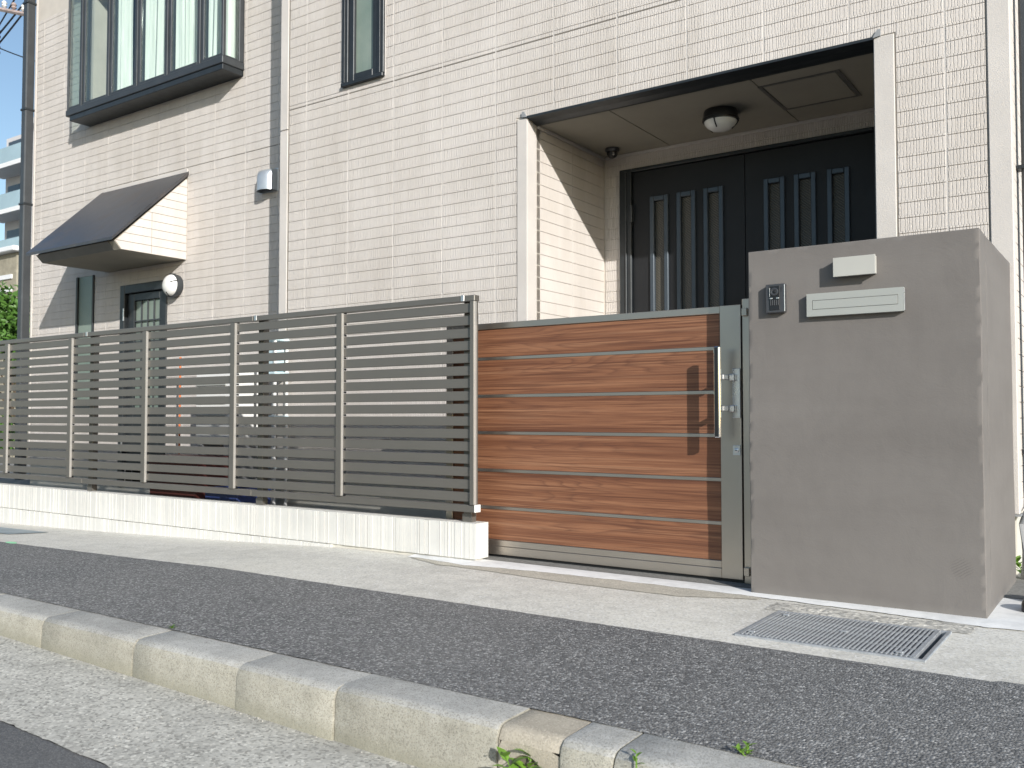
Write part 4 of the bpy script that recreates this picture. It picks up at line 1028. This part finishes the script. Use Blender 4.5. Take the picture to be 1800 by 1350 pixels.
# ------------------------------------------------------------------ beyond: neighbours, apartment block, cables
M['apt'] = simple('apartment_render', (.55, .54, .55), .8, 0, .1, .3); M['apt2'] = simple('apartment_white', (.74, .75, .76), .7, 0, .06, .3); M['beige'] = m_concrete('beige_block', (.34, .31, .24), 4, .75, .2, .01, (.25, .22, .16), .3, 51)
M['bglass'] = simple('balcony_glass', (.40, .52, .56), .15, .2, .1, .5); M['bdark'] = simple('far_window_glass', (.06, .08, .10), .15, .2, .2, .5)
ab = thing('apartment_block', (-62, 34, -.4), 'pale multi-storey apartment block with glass balconies far left', 'building')
part('wall', M['apt'], ab, (-66, -58.6, 32, 44, -.4, 20.6), bev=0); part('penthouse', M['apt'], ab, (-64.5, -59.8, 33, 40, 20.6, 21.6), bev=0)
for k in range(6):
    z = 2.0 + k * 3.15
    sl_ = part('balcony', M['apt2'], ab, (-66.2, -59.8, 30.4, 31.99, z, z + .3), bev=0); part('balustrade', M['bglass'], sl_, (-66.1, -59.85, 30.42, 30.5, z + .31, z + 1.35), bev=0)
    part('window', M['bdark'], ab, (-65.5, -60.4, 31.9, 31.995, z + .35, z + 2.5), bev=0)
    part('window', M['bdark'], ab, (-58.599, -58.55, 34, 35.6, z + 1.0, z + 2.3), bev=0)
part('stair_tower', M['apt'], ab, (-59.7, -58.7, 30.6, 31.98, -.4, 19.9), bev=0); part('tower_cap', M['apt2'], ab, (-60.4, -58.5, 30.2, 32, 19.95, 20.35), bev=0)
nb = thing('beige_house', (-26, 13, -.3), 'low beige block-walled building behind the green tree', 'building')
part('wall', M['beige'], nb, (-30, -25.3, 12.6, 18, -.3, 5.35), bev=0); part('roof_edge', M['apt2'], nb, (-30.2, -25.1, 12.4, 18.2, 5.36, 5.5), bev=.02)
for k in range(5): part('vent_block_row', M['apt2'], nb, (-29.8, -25.5, 12.56, 12.599, 3.2 + k * .36, 3.32 + k * .36), bev=0)
gw = thing('grey_side_wall', (-13.5, 7.0, -.3), 'slim grey wall panel with a white standpipe beside the house', 'wall')
part('panel', M['apt'], gw, (-14.9, -14.5, 8.6, 8.75, -.3, 5.7), bev=.01)
mb = MB(); mb.tube([(-15.1, 8.5, -.3), (-15.1, 8.5, 5.0)], .06, 10); mb.build('standpipe', M['white_plastic'], gw, True)
# overhead cables on a pole just outside the frame
up = thing('utility_pole', (-31.5, 14.2, -.4), 'utility pole crossarm with insulators and black cables at the top left', 'utility pole')
mb = MB(); mb.tube([(-31.2, 14.2, -.4), (-31.2, 14.2, 16)], [.19, .13], 14); mb.build('pole', M['apt'], up, True)
mb = MB(); mb.tube([(-31.6, 14, 14.5), (-27.6, 14, 13.05)], .07, 6); mb.build('crossarm', M['arm'], up)
for k in range(6):
    q = Vector((-31.0, 14, 14.28)).lerp(Vector((-28.0, 14, 13.2)), k / 5); mb = MB(); mb.lathe([(.03, 0), (.09, .05), (.05, .1), (.09, .15), (.04, .22)], q + Vector((0, 0, .07)), 'z', 10); mb.build('insulator', M['white_plastic'] if k % 2 else M['arm'], up, True)
def cable(a, b, sag, r=.03):
    a, b = Vector(a), Vector(b); pts = [a.lerp(b, i / 12) + Vector((0, 0, -sag * 4 * (i / 12) * (1 - i / 12))) for i in range(13)]
    mb = MB(); mb.tube(pts, r, 6); mb.build('cable', M['wire'], up, True)
cable((-29.6, 14, 12.9), (-26.4, 14, 14.25), .05); cable((-29.7, 14, 12.55), (-26.2, 14, 14.1), .06); cable((-29.7, 14, 13.1), (-27.4, 14, 14.6), .03, .025); cable((-29.9, 14, 12.68), (-24.5, 14, 10.6), .1, .02)
mb = MB()
for k in range(5): mb.lathe([(.02, 0), (.10, .05), (.10, .11), (.03, .16)], (-29.62, 14, 12.3 + k * .17), 'z', 12)
mb.build('cable_joint', M['wire'], up, True)
print('tiles', len(tiles))
